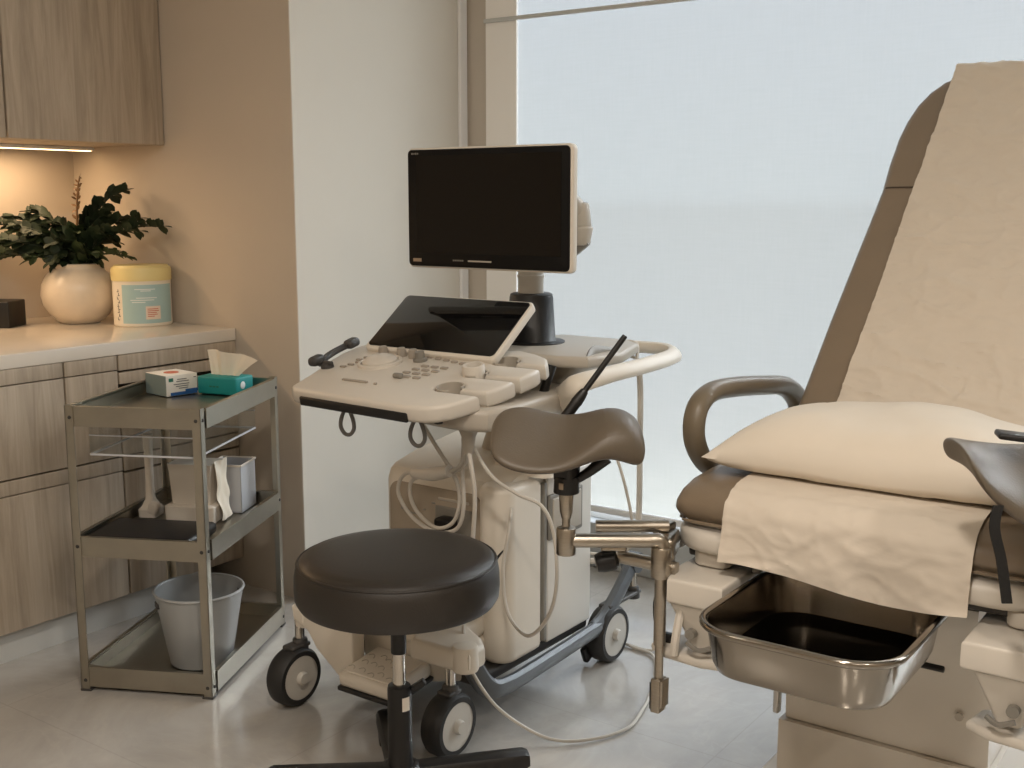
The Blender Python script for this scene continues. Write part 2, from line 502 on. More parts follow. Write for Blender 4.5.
def branch(ends, n, L, W, m='leaf', name='branch', tip=False):
    b = B()
    P = spline([vc + IR * x + IV * q + Vector((0, 0, z)) for x, q, z in ends], 10)
    for p in P:                                   # keep clear of the corner wall
        p.y = min(p.y, 2.462); p.x = max(p.x, XL + .05)
    b.tube(P, [.0045, .002], 6, 0)
    k = len(P)
    for i in range(n):
        f = .22 + .78 * i / (n - 1)
        j = min(int(f * (k - 1)), k - 2)
        T = (P[j + 1] - P[j]).normalized()
        side = T.cross(Vector((0, 0, 1)))
        if side.length < .2: side = IR.copy()
        side.normalize()
        base = P[j]
        for sg in (1, -1):
            rr = random.Random(i * 7 + sg + int(ends[-1][0] * 1000))
            d = side * sg * .55 + T * .45 + Vector((rr.uniform(-.25, .25), rr.uniform(-.25, .15), rr.uniform(.1, .7) if sg > 0 else rr.uniform(-.6, .3)))
            sc = (1 - .45 * f) * rr.uniform(.85, 1.15) if not tip else (1 - .6 * f)
            end = base + d.normalized() * L * sc
            if end.y > 2.482: d.y = -abs(d.y)
            leafmesh(b, base, d, T.cross(d).normalized() + Vector((0, 0, .6)), L * sc, W * sc)
    leafmesh(b, P[-1], P[-1] - P[-2], Vector((0, 0, 1)), L * .6, W * .6)
    return b.obj(name, m, t, recalc=False, sharp=60)
S0 = (0, 0, .16)
def br(x, z, q=0, n=12, L=.062, W=.0225, m='leaf', sag=.3, **k):
    branch([(random.uniform(-.03, .03), random.uniform(-.03, .02), .16), (x * .3, q * .4, .20 + (z - .2) * .55 + sag * .02), (x * .7, q * .8, .2 + (z - .2) * .85 + sag * .05), (x, q, z)], n, L, W, m, **k)
br(-.30, .33, -.02, 15); br(-.31, .22, -.06, 14, m='leaf2'); br(-.24, .27, -.10, 13); br(-.15, .37, .0, 12); br(-.10, .29, -.06, 11, m='leaf2')
br(.17, .44, .0, 15); br(.22, .35, -.02, 13); br(.315, .325, -.08, 16); br(.20, .225, -.09, 11, m='leaf2'); br(.12, .30, -.07, 12); br(.24, .31, -.09, 12); br(.12, .36, -.02, 12)
br(-.12, .215, -.10, 9, m='leaf2'); br(.02, .31, -.05, 11, m='leaf2'); br(-.04, .27, -.10, 9); br(.09, .24, -.11, 9, m='leaf2'); br(-.2, .24, .0, 11); br(.05, .36, .01, 12); br(-.02, .24, -.09, 10, .06, .02); br(.13, .27, .0, 11, .058, .02)
br(-.06, .33, .0, 12, .058, .019); br(.03, .27, .0, 12, .06, .021); br(-.08, .25, .0, 12, .06, .021); br(.07, .22, -.06, 10, .06, .021); br(-.05, .21, -.10, 9, .06, .021); br(-.16, .29, -.04, 12, .056, .019); br(.0, .23, .03, 10, .06, .022); br(-.27, .28, .02, 13)
br(-.22, .35, -.03, 14, .05, .019); br(-.30, .28, -.10, 15, .05, .019); br(-.17, .32, -.10, 13, .052, .02); br(-.22, .22, -.10, 12, .052, .02)
br(.02, .485, .01, 16, .03, .006, 'stem', tip=True)

cc = Vector((-3.203, 2.388, ZT))
t = thing('wipes_tub', 'white tub of wipes with yellow lid and pale blue label, right of the vase', 'tub', cc)
B().lathe([(.001, 0), (.090, 0), (.0935, .004), (.0935, .150), (.001, .150)], cc, 56, cap=False).obj('tub', 'tubw', t)
B().lathe([(.0, .150), (.0965, .150), (.0965, .184), (.094, .192), (.088, .195), (.086, .199), (.001, .200)], cc, 56, cap=False).obj('lid', 'yellow', t)
def arcpatch(b, c, r, a0, a1, z0, z1, th=.0008, n=16):
    def fn(u, v):
        a = a0 + (a1 - a0) * u
        return (c[0] + (r + th) * math.cos(a), c[1] + (r + th) * math.sin(a), c[2] + z0 + (z1 - z0) * v)
    return b.shell(fn, n, 1, th * 1.2)
# direction from the tub to the viewer is about -53 degrees from +x
AV = R(-36.9)
lab = arcpatch(B(), cc, .0935, AV - .72, AV + 1.25, .012, .138).obj('label_panel', 'lblue', t); lab['label'] = 'pale blue printed panel'
WM[lab.name] = WM[t.name]
b = B()
for z, a, bb in ((.122, -.25, .45), (.117, -.05, .3), (.094, -.2, .5), (.087, -.4, .4), (.080, -.35, .1)):
    arcpatch(b, cc, .0945, AV + a, AV + bb, z, z + .003, n=8)
b.obj('print', 'ink2', lab)
b = arcpatch(B(), cc, .0945, AV + .10, AV + .62, .025, .068, n=8)
b.obj('print', 'pinkw', lab)
b = B()
for z in (.058, .052, .046, .040, .034): arcpatch(b, cc, .0954, AV + .16, AV + .16 + random.uniform(.22, .4), z, z + .0022, n=6)
b.obj('print', 'red', lab)
b = B()     # hand-written marks up the white edge of the tub
for k, z in enumerate((.022, .034, .046, .056, .066, .078, .090, .102, .114)):
    a = AV - .98 + (k % 2) * .05
    arcpatch(b, cc, .0938, a, a + .09, z, z + .0022, n=4)
    arcpatch(b, cc, .0938, a + .03 * (k % 3), a + .03 * (k % 3) + .018, z, z + .009, n=2)
b.obj('handwriting', 'ink', t)['label'] = 'grey handwriting up the white side'

tag(B().box((-3.57, 2.055, ZT + .043), (.20, .12, .086), .004, rot=Euler((0, 0, R(33)))).obj('box', 'black', origin=(-3.57, 2.055, ZT)), 'black box on the worktop at the left picture edge', 'box')

# ------------------------------------------------------------------ steel trolley
CA = R(26.5)
t = cart = thing('trolley', 'three-tier stainless steel trolley standing in front of the base cabinets', 'trolley', (-2.53, 1.988, 0), CA)
HX, HY = .1825, .270
def leg(sx, sy):
    b = B()
    x, y = sx * HX, sy * HY
    b.box((x - sx * .0015, y - sy * .0115, .384), (.003, .023, .764))
    b.box((x - sx * .0115, y - sy * .0015, .384), (.023, .003, .764))
    o = b.obj('leg', 'cart', cart, local=True)
    WM[o.name] = WM[cart.name]
    for z in (.03, .395, .735):
        B().lathe([(.001, .003), (.0035, .0025), (.005, 0)], (x - sx * .013, y + sy * .0002, z), 10, (0, sy, 0)).obj('bolt', 'dark', o, local=True)
        B().lathe([(.001, .003), (.0035, .0025), (.005, 0)], (x + sx * .0002, y - sy * .013, z), 10, (sx, 0, 0)).obj('bolt', 'dark', o, local=True)
    B().box((x - sx * .013, y - sy * .013, .0032), (.03, .03, .006), .001).obj('foot', 'dark', o, local=True)
for sx in (-1, 1):
    for sy in (-1, 1): leg(sx, sy)
def tray(z0, z1, name):
    b = B()
    hx, hy = HX - .004, HY - .004
    b.box((0, 0, z0 + .012), (2 * hx, 2 * hy, .003))
    for sy in (-1, 1):
        b.box((0, sy * hy, (z0 + z1) / 2), (2 * hx, .003, z1 - z0)); b.box((0, sy * (hy - .005), z1 - .001), (2 * hx, .012, .003))
        b.box((0, sy * (hy - .005), z0 + .001), (2 * hx, .012, .003))
    for sx in (-1, 1):
        b.box((sx * (hx + .006), 0, (z0 + z1) / 2), (.003, 2 * hy - .05, z1 - z0)); b.box((sx * (hx + .001), 0, z1 - .001), (.012, 2 * hy - .05, .003))
        b.box((sx * hx, 0, (z0 + z1) / 2 - .004), (.003, 2 * hy, z1 - z0 - .008))
        b.box((sx * (hx + .001), 0, z0 + .001), (.012, 2 * hy - .05, .003))
    return b.obj(name, 'cart', cart, local=True)
tray(.712, .763, 'top_tray'); tray(.368, .420, 'middle_tray'); tray(.012, .066, 'bottom_tray')
b = B()      # clear acrylic drawer hung under the top tray
b.box((0, -.02, .628), (.29, .40, .003))
for sy in (-1, 1): b.box((0, -.02 + sy * .20, .655), (.29, .003, .05))
for sx in (-1, 1): b.box((sx * .145, -.02, .668), (.003, .40, .076))
dr = b.obj('clear_drawer', 'clear', cart, local=True); dr['label'] = 'clear acrylic drawer'
WM[dr.name] = WM[cart.name]
b = B()
for sy in (-1, 1):
    b.box((0, -.02 + sy * .20, .629), (.292, .005, .005), .001); b.box((0, -.02 + sy * .20, .680), (.292, .004, .003))
for sx in (-1, 1): b.box((sx * .145, -.02, .629), (.005, .40, .005), .001); b.box((sx * .145, -.02, .705), (.004, .40, .003))
b.obj('edge_strip', 'frost', dr, local=True)

def cl(x, y, z=0):
    return WM[cart.name] @ Vector((x, y, z))
def cart_thing(name, label, cat, x, y, z, rz=0):
    return thing(name, label, cat, cl(x, y, z), CA + rz)
# carton
t = cart_thing('glove_carton', 'small white and grey-green carton on the top tray, left of the tissue box', 'box', -.0975, .165, .7275, R(56))
def carton(t, sx, sy, sz, body):
    B().box((0, 0, sz / 2), (sx, sy, sz), .0015).obj('carton', body, t, local=True)
carton(t, .100, .112, .060, 'carton')
B().box((-.0507, 0, .030), (.0012, .110, .058)).obj('side_panel', 'cartong', t, local=True)['label'] = 'grey-green end panel'
b = B().box((.005, -.0564, .006), (.085, .001, .009)); b.box((.03, -.0564, .012), (.04, .001, .009)); b.obj('print', 'blue', t, local=True)
b = B().box((-.035, -.0564, .047), (.014, .001, .010)); b.obj('print', 'greenp', t, local=True)
b = B()
for z, x, w in ((.047, .0, .03), (.041, .002, .04), (.033, -.002, .05), (.027, .0, .04), (.021, .004, .03), (.049, .042, .008)): b.box((x, -.0564, z), (w, .001, .0022))
b.obj('print', 'ink', t, local=True)
B().lathe([(.001, .0012), (.021, .0012), (.022, 0)], (.0, .0, .0600), 24).obj('opening_flap', 'red', t, local=True)
# tissue box
t = cart_thing('tissue_box', 'teal tissue box with a tissue pulled up, on the top tray', 'tissue box', .056, .190, .7275, R(-14))
B().box((0, 0, .026), (.135, .085, .052), .006).obj('box_body', 'teal', t, local=True)
B().lathe([(.001, .0012), (.010, .0012), (.011, .0006), (.011, 0)], (.0677, -.01, .028), 24, (1, 0, 0)).obj('emblem', 'ink2', t, local=True)
b = B()
for k in range(3): b.box((-.02 + k * .012, -.0428, .024), (.009, .0008, .004))
b.obj('print', 'greenp', t, local=True)
def tissue(u, v):
    h = .064 + .002 * math.sin(u * 9) - .034 * max(0, u - .55) ** 1.5
    x0 = -.048 + .095 * u
    x = x0 + (-.012 + .085 * u ** 1.6) * v
    z = .0515 + (h * 1.02 + .006) * v - .012 * (v * u) ** 2
    y = .005 * math.sin(u * 11) * (.3 + v) + .0015 * math.sin(u * 27 + 2 * v)
    return (x, y, z)
B().shell(tissue, 40, 14, .0007).obj('tissue', 'tissue', t, local=True)
# middle tray
ZM = .3835
t = cart_thing('padded_case', 'flat black padded case lying along the front of the middle tray', 'case', -.020, -.155, ZM)
b = B().box((.0, 0, .017), (.290, .190, .034), .014, 4)
b.obj('case_body', 'case', t, local=True)
b = B()
for sx, sy, w, d in ((0, -1, .23, .004), (0, 1, .23, .004)): b.box((0, sy * .0965, .014), (w, d, .005), .001)
b.obj('zip', 'dark', t, local=True)
t = cart_thing('plastic_holder', 'small off-white flared plastic holder on the middle tray, left of the carton', 'holder', -.138, .080, ZM)
b = B()
b.rings([[(x, y, z) for x, y in rrect(0, 0, hx, hy, .008)] for hx, hy, z in ((.026, .03, 0), (.027, .031, .022), (.020, .024, .03), (.012, .014, .05), (.010, .011, .10), (.011, .012, .20), (.012, .013, .238))])
b.obj('holder_stem', 'offw', t, local=True)
B().box((.018, -.018, .026), (.030, .03, .036), .008, rot=Euler((0, .3, 0))).obj('spout', 'offw', t, local=True)
t = cart_thing('white_box', 'off-white open carton with crumpled paper on the middle tray', 'box', .006, .075, ZM)
b = B()
b.rings([[(x, y, z) for x, y in rrect(0, 0, hx, hy, .006)] for hx, hy, z in ((.072, .055, 0), (.074, .057, .045), (.070, .052, .048), (.060, .044, .05))])
b.obj('base', 'offw', t, local=True)
b = B()
b.rings([[(x, y, z) for x, y in rrect(0, 0, hx, hy, .004)] for hx, hy, z in ((.057, .040, .05), (.062, .044, .14), (.066, .046, .165))])
b.obj('upper_box', 'offw', t, local=True)
def crum(u, v):
    y = -.035 + .075 * u; z = .004 + .168 * v
    x = .074 + .010 * noise.noise(Vector((u * 3, v * 3, 3))) + .003 * math.sin(v * 11 + u * 3) + .014 * (1 - v) ** 2
    return (x, y, z)
B().shell(crum, 16, 24, .0012).obj('crumpled_wrap', 'tissue', t, local=True)
t = cart_thing('grey_box', 'translucent grey plastic box behind the white carton on the middle tray', 'box', .062, .196, ZM)
b = B()
w = .003
b.box((0, 0, .0015), (.10, .11, w)); b.box((-.0485, 0, .07), (w, .11, .137)); b.box((.0485, 0, .07), (w, .11, .137)); b.box((0, -.0535, .07), (.10, w, .137)); b.box((0, .0535, .07), (.10, w, .137))
b.obj('box_body', 'frost', t, local=True)
b = B()
for sy in (-1, 1): b.box((.0, sy * .055, .1385), (.106, .005, .006), .001)
for sx in (-1, 1): b.box((sx * .051, 0, .1385), (.005, .11, .006), .001)
b.obj('rim', 'offw', t, local=True)
# bin on the bottom tray
t = cart_thing('waste_bin', 'round grey plastic bin standing on the bottom trolley tray', 'bin', .074, -.088, .0275)
B().lathe([(.001, 0), (.078, 0), (.083, .004), (.118, .205), (.114, .205), (.080, .008), (.001, .006)], WM[t.name].translation, 56, cap=False).obj('bin_body', 'bucket', t)
c = WM[t.name].translation
b = B(); b.tube([(c.x + .1185 * math.cos(k * PI / 16), c.y + .1185 * math.sin(k * PI / 16), c.z + .206) for k in range(32)], .0042, 8, 0, True)
b.obj('rim', 'bucket', t)
for a in (R(40), R(220)): B().box((.1135 * math.cos(a), .1135 * math.sin(a), .178), (.008, .03, .016), .003, rot=Euler((0, 0, a))).obj('handle_clip', 'dark', t, local=True)

# ------------------------------------------------------------------ ultrasound machine
US = thing('ultrasound_machine', 'cream wheeled ultrasound machine with monitor, touch screen and control panel by the window', 'ultrasound machine', (-1.79, 2.3, 0))
def part(b, name, m, par=US, label=None, **k):
    o = b.obj(name, m, par, **k)
    if label: o['label'] = label
    WM[o.name] = WM[par.name]
    return o
# body: cabinet with a rounded top front
def yz_loft(xs, prof, inset):
    pass
b = B()
bx0, bx1, by0, by1 = -1.965, -1.565, 2.20, 2.575
pr = []
for x, s in ((bx0, .0), (bx0 + .007, .6), (bx0 + .026, 1), (bx1 - .05, 1), (bx1 - .012, .75), (bx1, .2)):
    k = (1 - s) * .020
    pr.append([(x, y, z) for y, z in [(by0 + k * .5, .145 + k * .3), (by0 + k * .4, .572 - k), (by0 + .008 + k * .4, .590 - k), (by0 + .026 + k * .4, .602 - k), (by0 + .12, .622 - k), (by1 - .09, .642 - k), (by1 - .03, .628 - k), (by1 - k * .4, .58 - k), (by1 - k * .4, .145 + k * .3)]])
b.rings(pr)
part(b, 'body', 'cream2', sharp=30)
ol = rrect(-1.800, .355, .150, .200, .03)
b = B(); b.prism(ol, .012, basis((1, 0, 0), (0, 0, 1), (0, -1, 0), (0, 2.206, 0)), .004, 2)
part(b, 'front_panel', 'taupe', label='glossy taupe front panel')
# dark recess with sockets on the front
o = part(B().box((-1.735, 2.196, .405), (.12, .012, .215), .012), 'socket_panel', 'mid')
for z in (.47, .415, .36): part(B().box((-1.745, 2.176, z), (.05, .045, .040), .008), 'probe_connector', 'black', o, 'black probe connector')
part(B().box((-1.735, 2.1955, .53), (.10, .008, .008), .003), 'trim_strip', 'grey')
for x, z, w in ((-1.905, .485, .010), (-1.862, .478, .034), (-1.83, .493, .007), (-1.80, .515, .012)): part(B().box((x, 2.1935, z), (w, .003, .0045), .001), 'badge', 'mid')
# bullnose front-right corner column and its seam
b = B()
ol = [(-1.640 + .003, 2.235)] + [(-1.592 + .050 * math.cos(R(a)), 2.195 + .045 * math.sin(R(a))) for a in range(180, 361, 15)] + [(-1.542, 2.30), (-1.60, 2.30)]
b.prism(ol, .45, Matrix.Translation((0, 0, .145)), .018, 3)
part(b, 'corner_column', 'cream2')
part(B().box((-1.556, 2.335, .365), (.014, .016, .42), .004), 'seam_strip', 'mid')
part(B().box((-1.558, 2.455, .365), (.012, .215, .44), .01), 'side_panel', 'side')
o = part(B().box((-1.549, 2.425, .480), (.012, .16, .120), .008), 'side_vent', 'mid')
part(B().box((-1.543, 2.425, .480), (.006, .135, .098), .004), 'vent_grille', 'grey', o)
b = B(); b.tube([(-1.587, 2.158, .40), (-1.572, 2.155, .42), (-1.556, 2.166, .445)], [.002, .004, .002], 6)
part(b, 'latch', 'black')
# base: rail on each side, front platform, foot rest
for s in (1, -1):
    x = -1.79 + s * .25
    b = B()
    b.tube([(x - s * .03, 2.045, .19), (x - s * .01, 2.08, .125), (x, 2.14, .105), (x, 2.30, .105), (x, 2.58, .115)], .026, 10, 8, flat=.7)
    b.tube([(x, 2.56, .115), (x, 2.62, .135), (x, 2.70, .19), (x - s * .005, 2.775, .245)], .026, 10, 8, flat=.7)
    b.cyl((x - .03 * s, 2.785, .25), (x + .016 * s, 2.785, .25), .03)
    part(b, 'base_rail', 'rail')
b = B()
b.box((-1.79, 2.33, .128), (.44, .50, .034), .012)
part(b, 'base_plate', 'dark')
b = B()
def plat(z0, z1, d):
    return [(-2.06 + d, 1.93 + d), (-2.06 + d, 1.985), (-2.00, 2.03), (-1.93, 2.06), (-1.90, 2.20), (-1.62, 2.20), (-1.60, 2.06), (-1.53, 2.02), (-1.495 - d, 1.985), (-1.495 - d, 1.925 + d), (-1.545, 1.915 + d), (-1.66, 1.915 + d), (-1.70, 1.99), (-1.875, 1.99), (-1.93, 1.955), (-2.02, 1.915 + d)]
b.prism(plat(0, 0, 0), .055, Matrix.Translation((0, .018, .214)), .014, 3)
b.prism([(-1.90, 2.035), (-1.68, 2.035), (-1.60, 2.10), (-1.62, 2.20), (-1.93, 2.20)], .10, Matrix.Translation((0, 0, .115)), .012, 3)
part(b, 'front_base', 'cream2')
part(B().cyl((-1.522, 1.963, .212), (-1.522, 1.963, .276), .032, .030, bev=.008), 'caster_housing', 'cream2')
part(B().cyl((-2.040, 1.963, .205), (-2.040, 1.963, .266), .024, .026, bev=.006), 'caster_housing', 'cream2')
b = B()
for y in (1.935,):
    b.prism([(-2.062, .262), (-1.85, .262), (-1.85, .10), (-1.885, .10), (-1.975, .165), (-2.005, .205), (-2.055, .225)], .05, basis((1, 0, 0), (0, 0, 1), (0, -1, 0), (0, 1.985, 0)), .010, 3)
part(b, 'side_apron', 'cream2')
o = part(B().box((-1.768, 1.962, .143), (.178, .150, .040), .014, rot=Euler((R(7), 0, 0))), 'foot_rest', 'cream2')
b = B()
b.box((-1.768, 1.962, .1635), (.156, .128, .005), .002, rot=Euler((R(7), 0, 0)))
part(b, 'tread_pad', 'offw', o, 'off-white patterned tread pad')
b = B()
rr = random.Random(3)
for k in range(13):
    x = -1.830 + (k % 5) * .031 + rr.uniform(-.008, .008); y = 1.915 + (k // 5) * .036 + rr.uniform(-.008, .008)
    z = .1665 + (y - 1.962) * math.tan(R(7))
    b.tube([(x - .010, y, z), (x - .003, y + .009, z + .001), (x + .007, y + .004, z), (x + .012, y - .006, z - .0008)], .0011, 5, 5)
part(b, 'tread_marks', 'grey', o)
part(B().box((-1.768, 1.964, .119), (.182, .152, .012), .004, rot=Euler((R(7), 0, 0))), 'bumper_strip', 'rubber', o)
b = B(); b.tube([(-1.86, 2.045, .25), (-1.76, 2.03, .262), (-1.66, 2.045, .25)], .012, 8)
part(b, 'cable_guide', 'mid')
# casters
def caster(x, y, r, sx, stem_y, stem_top):
    b = B()
    b.cyl((x - .027, y, r), (x + .027, y, r), r - .016, r - .016, 40)
    o = part(B().lathe([(r - .020, -.028), (r - .008, -.028), (r - .001, -.018), (r, 0), (r - .001, .018), (r - .008, .028), (r - .020, .028)], (x, y, r), 44, (1, 0, 0), cap=False), 'caster', 'rubber')
    part(b, 'wheel_disc', 'wheel', o, 'pale grey wheel disc')
    b = B(); b.lathe([(.001, .018), (.014, .018), (.017, .013), (.017, .0)], (x + .022 * sx, y, r), 24, (sx, 0, 0))
    part(b, 'hub_cap', 'wheel', o)
    b = B(); b.cyl((x, stem_y, 2 * r - .01), (x, stem_y, stem_top), .0125, .0125, 20)
    part(b, 'stem', 'chrome', o, 'chrome caster stem')
    b = B()
    b.cyl((x, stem_y, 2 * r - .018), (x, stem_y, 2 * r + .018), .022, .019, 20, bev=.004)
    b.box((x, (stem_y + y) / 2, 2 * r + .001), (.040, abs(stem_y - y) + .04, .012), .005)
    part(b, 'fork', 'dark', o)
    return o
caster(-2.056, 1.935, .0765, 1, 1.960, .22)
caster(-1.562, 1.950, .0765, 1, 1.958, .22)
c = caster(-1.545, 2.645, .080, 1, 2.785, .245)
b = B(); b.box((-1.575, 2.585, .035), (.02, .04, .05), .008, rot=Euler((R(25), 0, 0)))
part(b, 'brake_lever', 'black', c)
caster(-2.04, 2.645, .080, -1, 2.735, .235)
# lift column, deck and side handle
b = B()
b.rings([[(x, y, z) for x, y in rrect(cx, cy, hx, hy, .03)] for cx, cy, hx, hy, z in ((-1.70, 2.45, .10, .085, .60), (-1.69, 2.45, .085, .07, .70), (-1.67, 2.46, .085, .07, .78), (-1.62, 2.48, .115, .085, .85), (-1.60, 2.49, .15, .115, .89))])
part(b, 'lift_column', 'grey')
b = B()
b.prism([(-1.735, 2.34), (-1.50, 2.30), (-1.425, 2.33), (-1.40, 2.45), (-1.46, 2.64), (-1.52, 2.70), (-1.74, 2.70), (-1.76, 2.55)], .030, Matrix.Translation((0, 0, .876)), .010, 3)
part(b, 'deck', 'grey')
b = B(); b.lathe([(.090, .903), (.090, .909), (.086, .911), (.001, .911)], (-1.708, 2.50, 0), 40, cap=False)
part(b, 'base_flange', 'black')
b = B(); b.tube([(-1.50, 2.285, .885), (-1.525, 2.255, .765)], .0115, 12, 0)
part(b, 'gas_spring', 'black')
b = B()
hp = [(-1.56, 2.40, .765), (-1.50, 2.33, .785), (-1.435, 2.26, .825), (-1.385, 2.22, .858), (-1.355, 2.32, .872), (-1.345, 2.46, .876), (-1.352, 2.60, .878), (-1.375, 2.685, .88), (-1.43, 2.735, .882), (-1.53, 2.735, .882), (-1.68, 2.70, .884)]
b.tube(hp, [.05, .045, .036, .026, .022, .022, .022, .022, .022, .022, .022], 14, 8, flat=.62)
part(b, 'side_handle', 'cream2')
b = B(); b.tube([(-1.43, 2.33, .895), (-1.45, 2.40, .905), (-1.44, 2.50, .90)], [.006, .022, .006], 10, flat=.5)
part(b, 'handle_joint', 'mid')
b = B()
b.tube([(-1.58, 2.66, .885), (-1.52, 2.68, .902), (-1.475, 2.66, .898), (-1.458, 2.63, .862)], .0045, 7)
b.tube([(-1.60, 2.62, .885), (-1.52, 2.62, .882), (-1.46, 2.625, .868)], .0045, 7)
b.tube([(-1.475, 2.665, .85), (-1.468, 2.67, .78), (-1.466, 2.67, .62), (-1.466, 2.67, .42), (-1.475, 2.66, .35), (-1.53, 2.60, .31), (-1.60, 2.56, .30)], .0085, 8)
part(b, 'power_cable', 'cable')
# control panel (own sloping plane)
PO = Vector((-1.79, 1.93, .845)); PV = Vector((0, .34, .06)).normalized(); PU = Vector((1, 0, 0)); PN = PU.cross(PV)
PM = basis(PU, PV, PN, PO)
def pp(u, v, w=0): return PM @ Vector((u, v, w))
ol = [(-.185, -.045), (.18, -.060), (.222, -.055), (.248, -.042), (.268, -.018), (.283, .012)]
def notch(v, r, w, uc, ue, off):
    a0, a1 = math.asin((off - w) / r), math.asin((off + w) / r)
    pts = [(ue, v + off - w)]
    for k in range(15):
        a = a0 - (2 * PI - (a1 - a0)) * k / 14
        pts.append((uc + r * math.cos(a), v + r * math.sin(a)))
    pts.append((ue, v + off + w))
    return pts
ol += notch(.085, .034, .013, .190, .296, -.020) + [(.308, .105), (.312, .135)] + notch(.190, .030, .011, .186, .315, -.016) + [(.320, .215), (.322, .245)] + notch(.295, .034, .013, .200, .318, -.020) + [(.310, .312), (.285, .345), (.24, .368), (.18, .385), (.13, .375), (-.235, .365), (-.262, .35), (-.278, .325), (-.286, .285), (-.285, .23), (-.268, .165), (-.245, .105), (-.228, .05), (-.215, .0), (-.207, -.03)]
b = B(); b.prism(ol, .040, PM @ Matrix.Translation((0, 0, -.040)), .010, 3)
panel = part(b, 'control_panel', 'cream', sharp=45)
b = B(); b.box((0, 0, 0), (.44, .30, .03), .012); b.bm.transform(PM @ Matrix.Translation((-.03, .19, -.053)))
part(b, 'panel_tray', 'grey', panel)
b = B()
b.box((.008, -.0535, -.028), (.345, .010, .022), .004, rot=Euler((0, 0, -.04)))
b.bm.transform(PM)
part(b, 'wrist_edge', 'black', panel, 'dark front edge of the control panel')
# cup inserts
b = B()
for u, v, r in ((.190, .085, .034), (.186, .190, .030), (.200, .295, .034)):
    def ring(r0, h0): return [(r0, h0)]
    rg = []
    for rr_, w_ in ((r - .001, .001), (r - .001, -.075), (r - .004, -.075), (r - .004, .001)):
        rg.append([pp(u + rr_ * math.cos(R(a)), v + rr_ * math.sin(R(a)), w_) for a in range(0, 305, 8)])
    n = len(rg[0])
    vs = [[b.bm.verts.new(p) for p in q] for q in rg]
    for i in range(4):
        for j in range(n - 1): b.bm.faces.new((vs[i][j], vs[i][j + 1], vs[(i + 1) % 4][j + 1], vs[(i + 1) % 4][j]))
part(b, 'cup_liner', 'grey', panel, 'pale grey cup holders on the right edge')
b = B(); b.lathe([(.023, -.05), (.027, -.05), (.027, .018), (.026, .020), (.021, .020), (.020, .018), (.020, -.05)], (0, 0, 0), 32, cap=False); b.bm.transform(PM @ Matrix.Translation((.180, .190, 0)))
part(b, 'probe_cup', 'cream', panel)
# trackball and keys
b = B(); b.lathe([(.058, -.002), (.056, .006), (.050, .008), (.047, .004)], (0, 0, 0), 44, cap=False); b.lathe([(.046, .000), (.044, .010), (.034, .017), (.018, .021), (.001, .022)], (0, 0, 0), 40, cap=False); b.bm.transform(PM @ Matrix.Translation((-.110, .185, 0)))
part(b, 'trackball', 'cream', panel)
keys = [(-.065, .045, .075, .008), (.0, .042, .008, .006), (-.105, .045, .006, .008)]
keys += [(-.185 + .008 * (k % 3), .13 + k * .020, .018, .009) for k in range(6)]
keys += [(.010 + .030 * (k % 3) + .006 * (k // 3), .110 + .028 * (k // 3), .020, .011) for k in range(12)]
keys += [(-.01 + .030 * k, .262 - .006 * k, .017, .010) for k in range(5)]
for u, v, w, d in keys:
    b = B(); b.box((u, v, .002), (w, d, .005), .002); b.bm.transform(PM)
    part(b, 'key', 'knob', panel)
for u, v in ((-.19, .300), (-.14, .305), (-.09, .302), (-.045, .300), (.005, .298), (.055, .296), (-.155, .250), (-.095, .252), (-.055, .250)):
    b = B(); b.lathe([(.013, 0), (.0125, .012), (.010, .022), (.001, .023)], (0, 0, 0), 18, cap=False); b.bm.transform(PM @ Matrix.Translation((u, v, 0)))
    part(b, 'knob', 'knob', panel)
b = B(); b.lathe([(.018, 0), (.018, .006), (.013, .009), (.012, .024), (.001, .025)], (0, 0, 0), 24, cap=False); b.bm.transform(PM @ Matrix.Translation((-.018, .232, 0)))
part(b, 'dial', 'mid', panel)
b = B(); b.box((.022, .100, .006), (.028, .014, .012), .005); b.bm.transform(PM)
part(b, 'dial', 'mid', panel)
for u, v in ((-.225, .115), (-.235, .300)):
    b = B(); b.lathe([(.017, 0), (.016, .008), (.008, .012), (.001, .012)], (0, 0, 0), 20, cap=False); b.box((.004, 0, .012), (.03, .012, .010), .004); b.bm.transform(PM @ Matrix.Translation((u, v, 0)))
    part(b, 'dial', 'dark', panel)
b = B()
b.tube([pp(-.262, .125, .004), pp(-.285, .19, .008), pp(-.292, .27, .012)], .009, 8)
for u, v in ((-.265, .120), (-.287, .275)):
    tb = B(); tb.box((0, 0, 0), (.030, .046, .024), .010, 4, rot=Euler((0, 0, .15)))
    tb.bm.transform(PM @ Matrix.Translation((u, v, .014)))
    me = bpy.data.meshes.new('tmp'); tb.bm.to_mesh(me); tb.bm.free(); b.bm.from_mesh(me); bpy.data.meshes.remove(me)
part(b, 'probe_rest', 'dark', panel, 'dark grey probe rest on the left edge')
# touch screen
TA = R(35.5)
tv = Vector((0, math.cos(TA), math.sin(TA))); tn = PU.cross(tv)
TM = basis(PU, tv, tn, (-1.813, 2.195, .911))
b = B(); b.prism(rrect(0, .095, .210, .110, .016), .024, TM @ Matrix.Translation((0, 0, -.026)), .006, 3)
ts = part(b, 'touch_screen', 'cream2')
b = B(); b.prism(rrect(0, .097, .203, .101, .012), .003, TM @ Matrix.Translation((0, 0, -.003)), .001)
part(b, 'glass', 'touch', ts, 'black glass of the touch screen')
b = B(); b.prism(rrect(0, .08, .19, .09, .015), .016, TM @ Matrix.Translation((0, 0, -.040)), .005)
part(b, 'back_shell', 'mid', ts)
b = B(); b.box((-1.81, 2.27, .893), (.20, .10, .05), .012)
part(b, 'hinge', 'mid', ts)
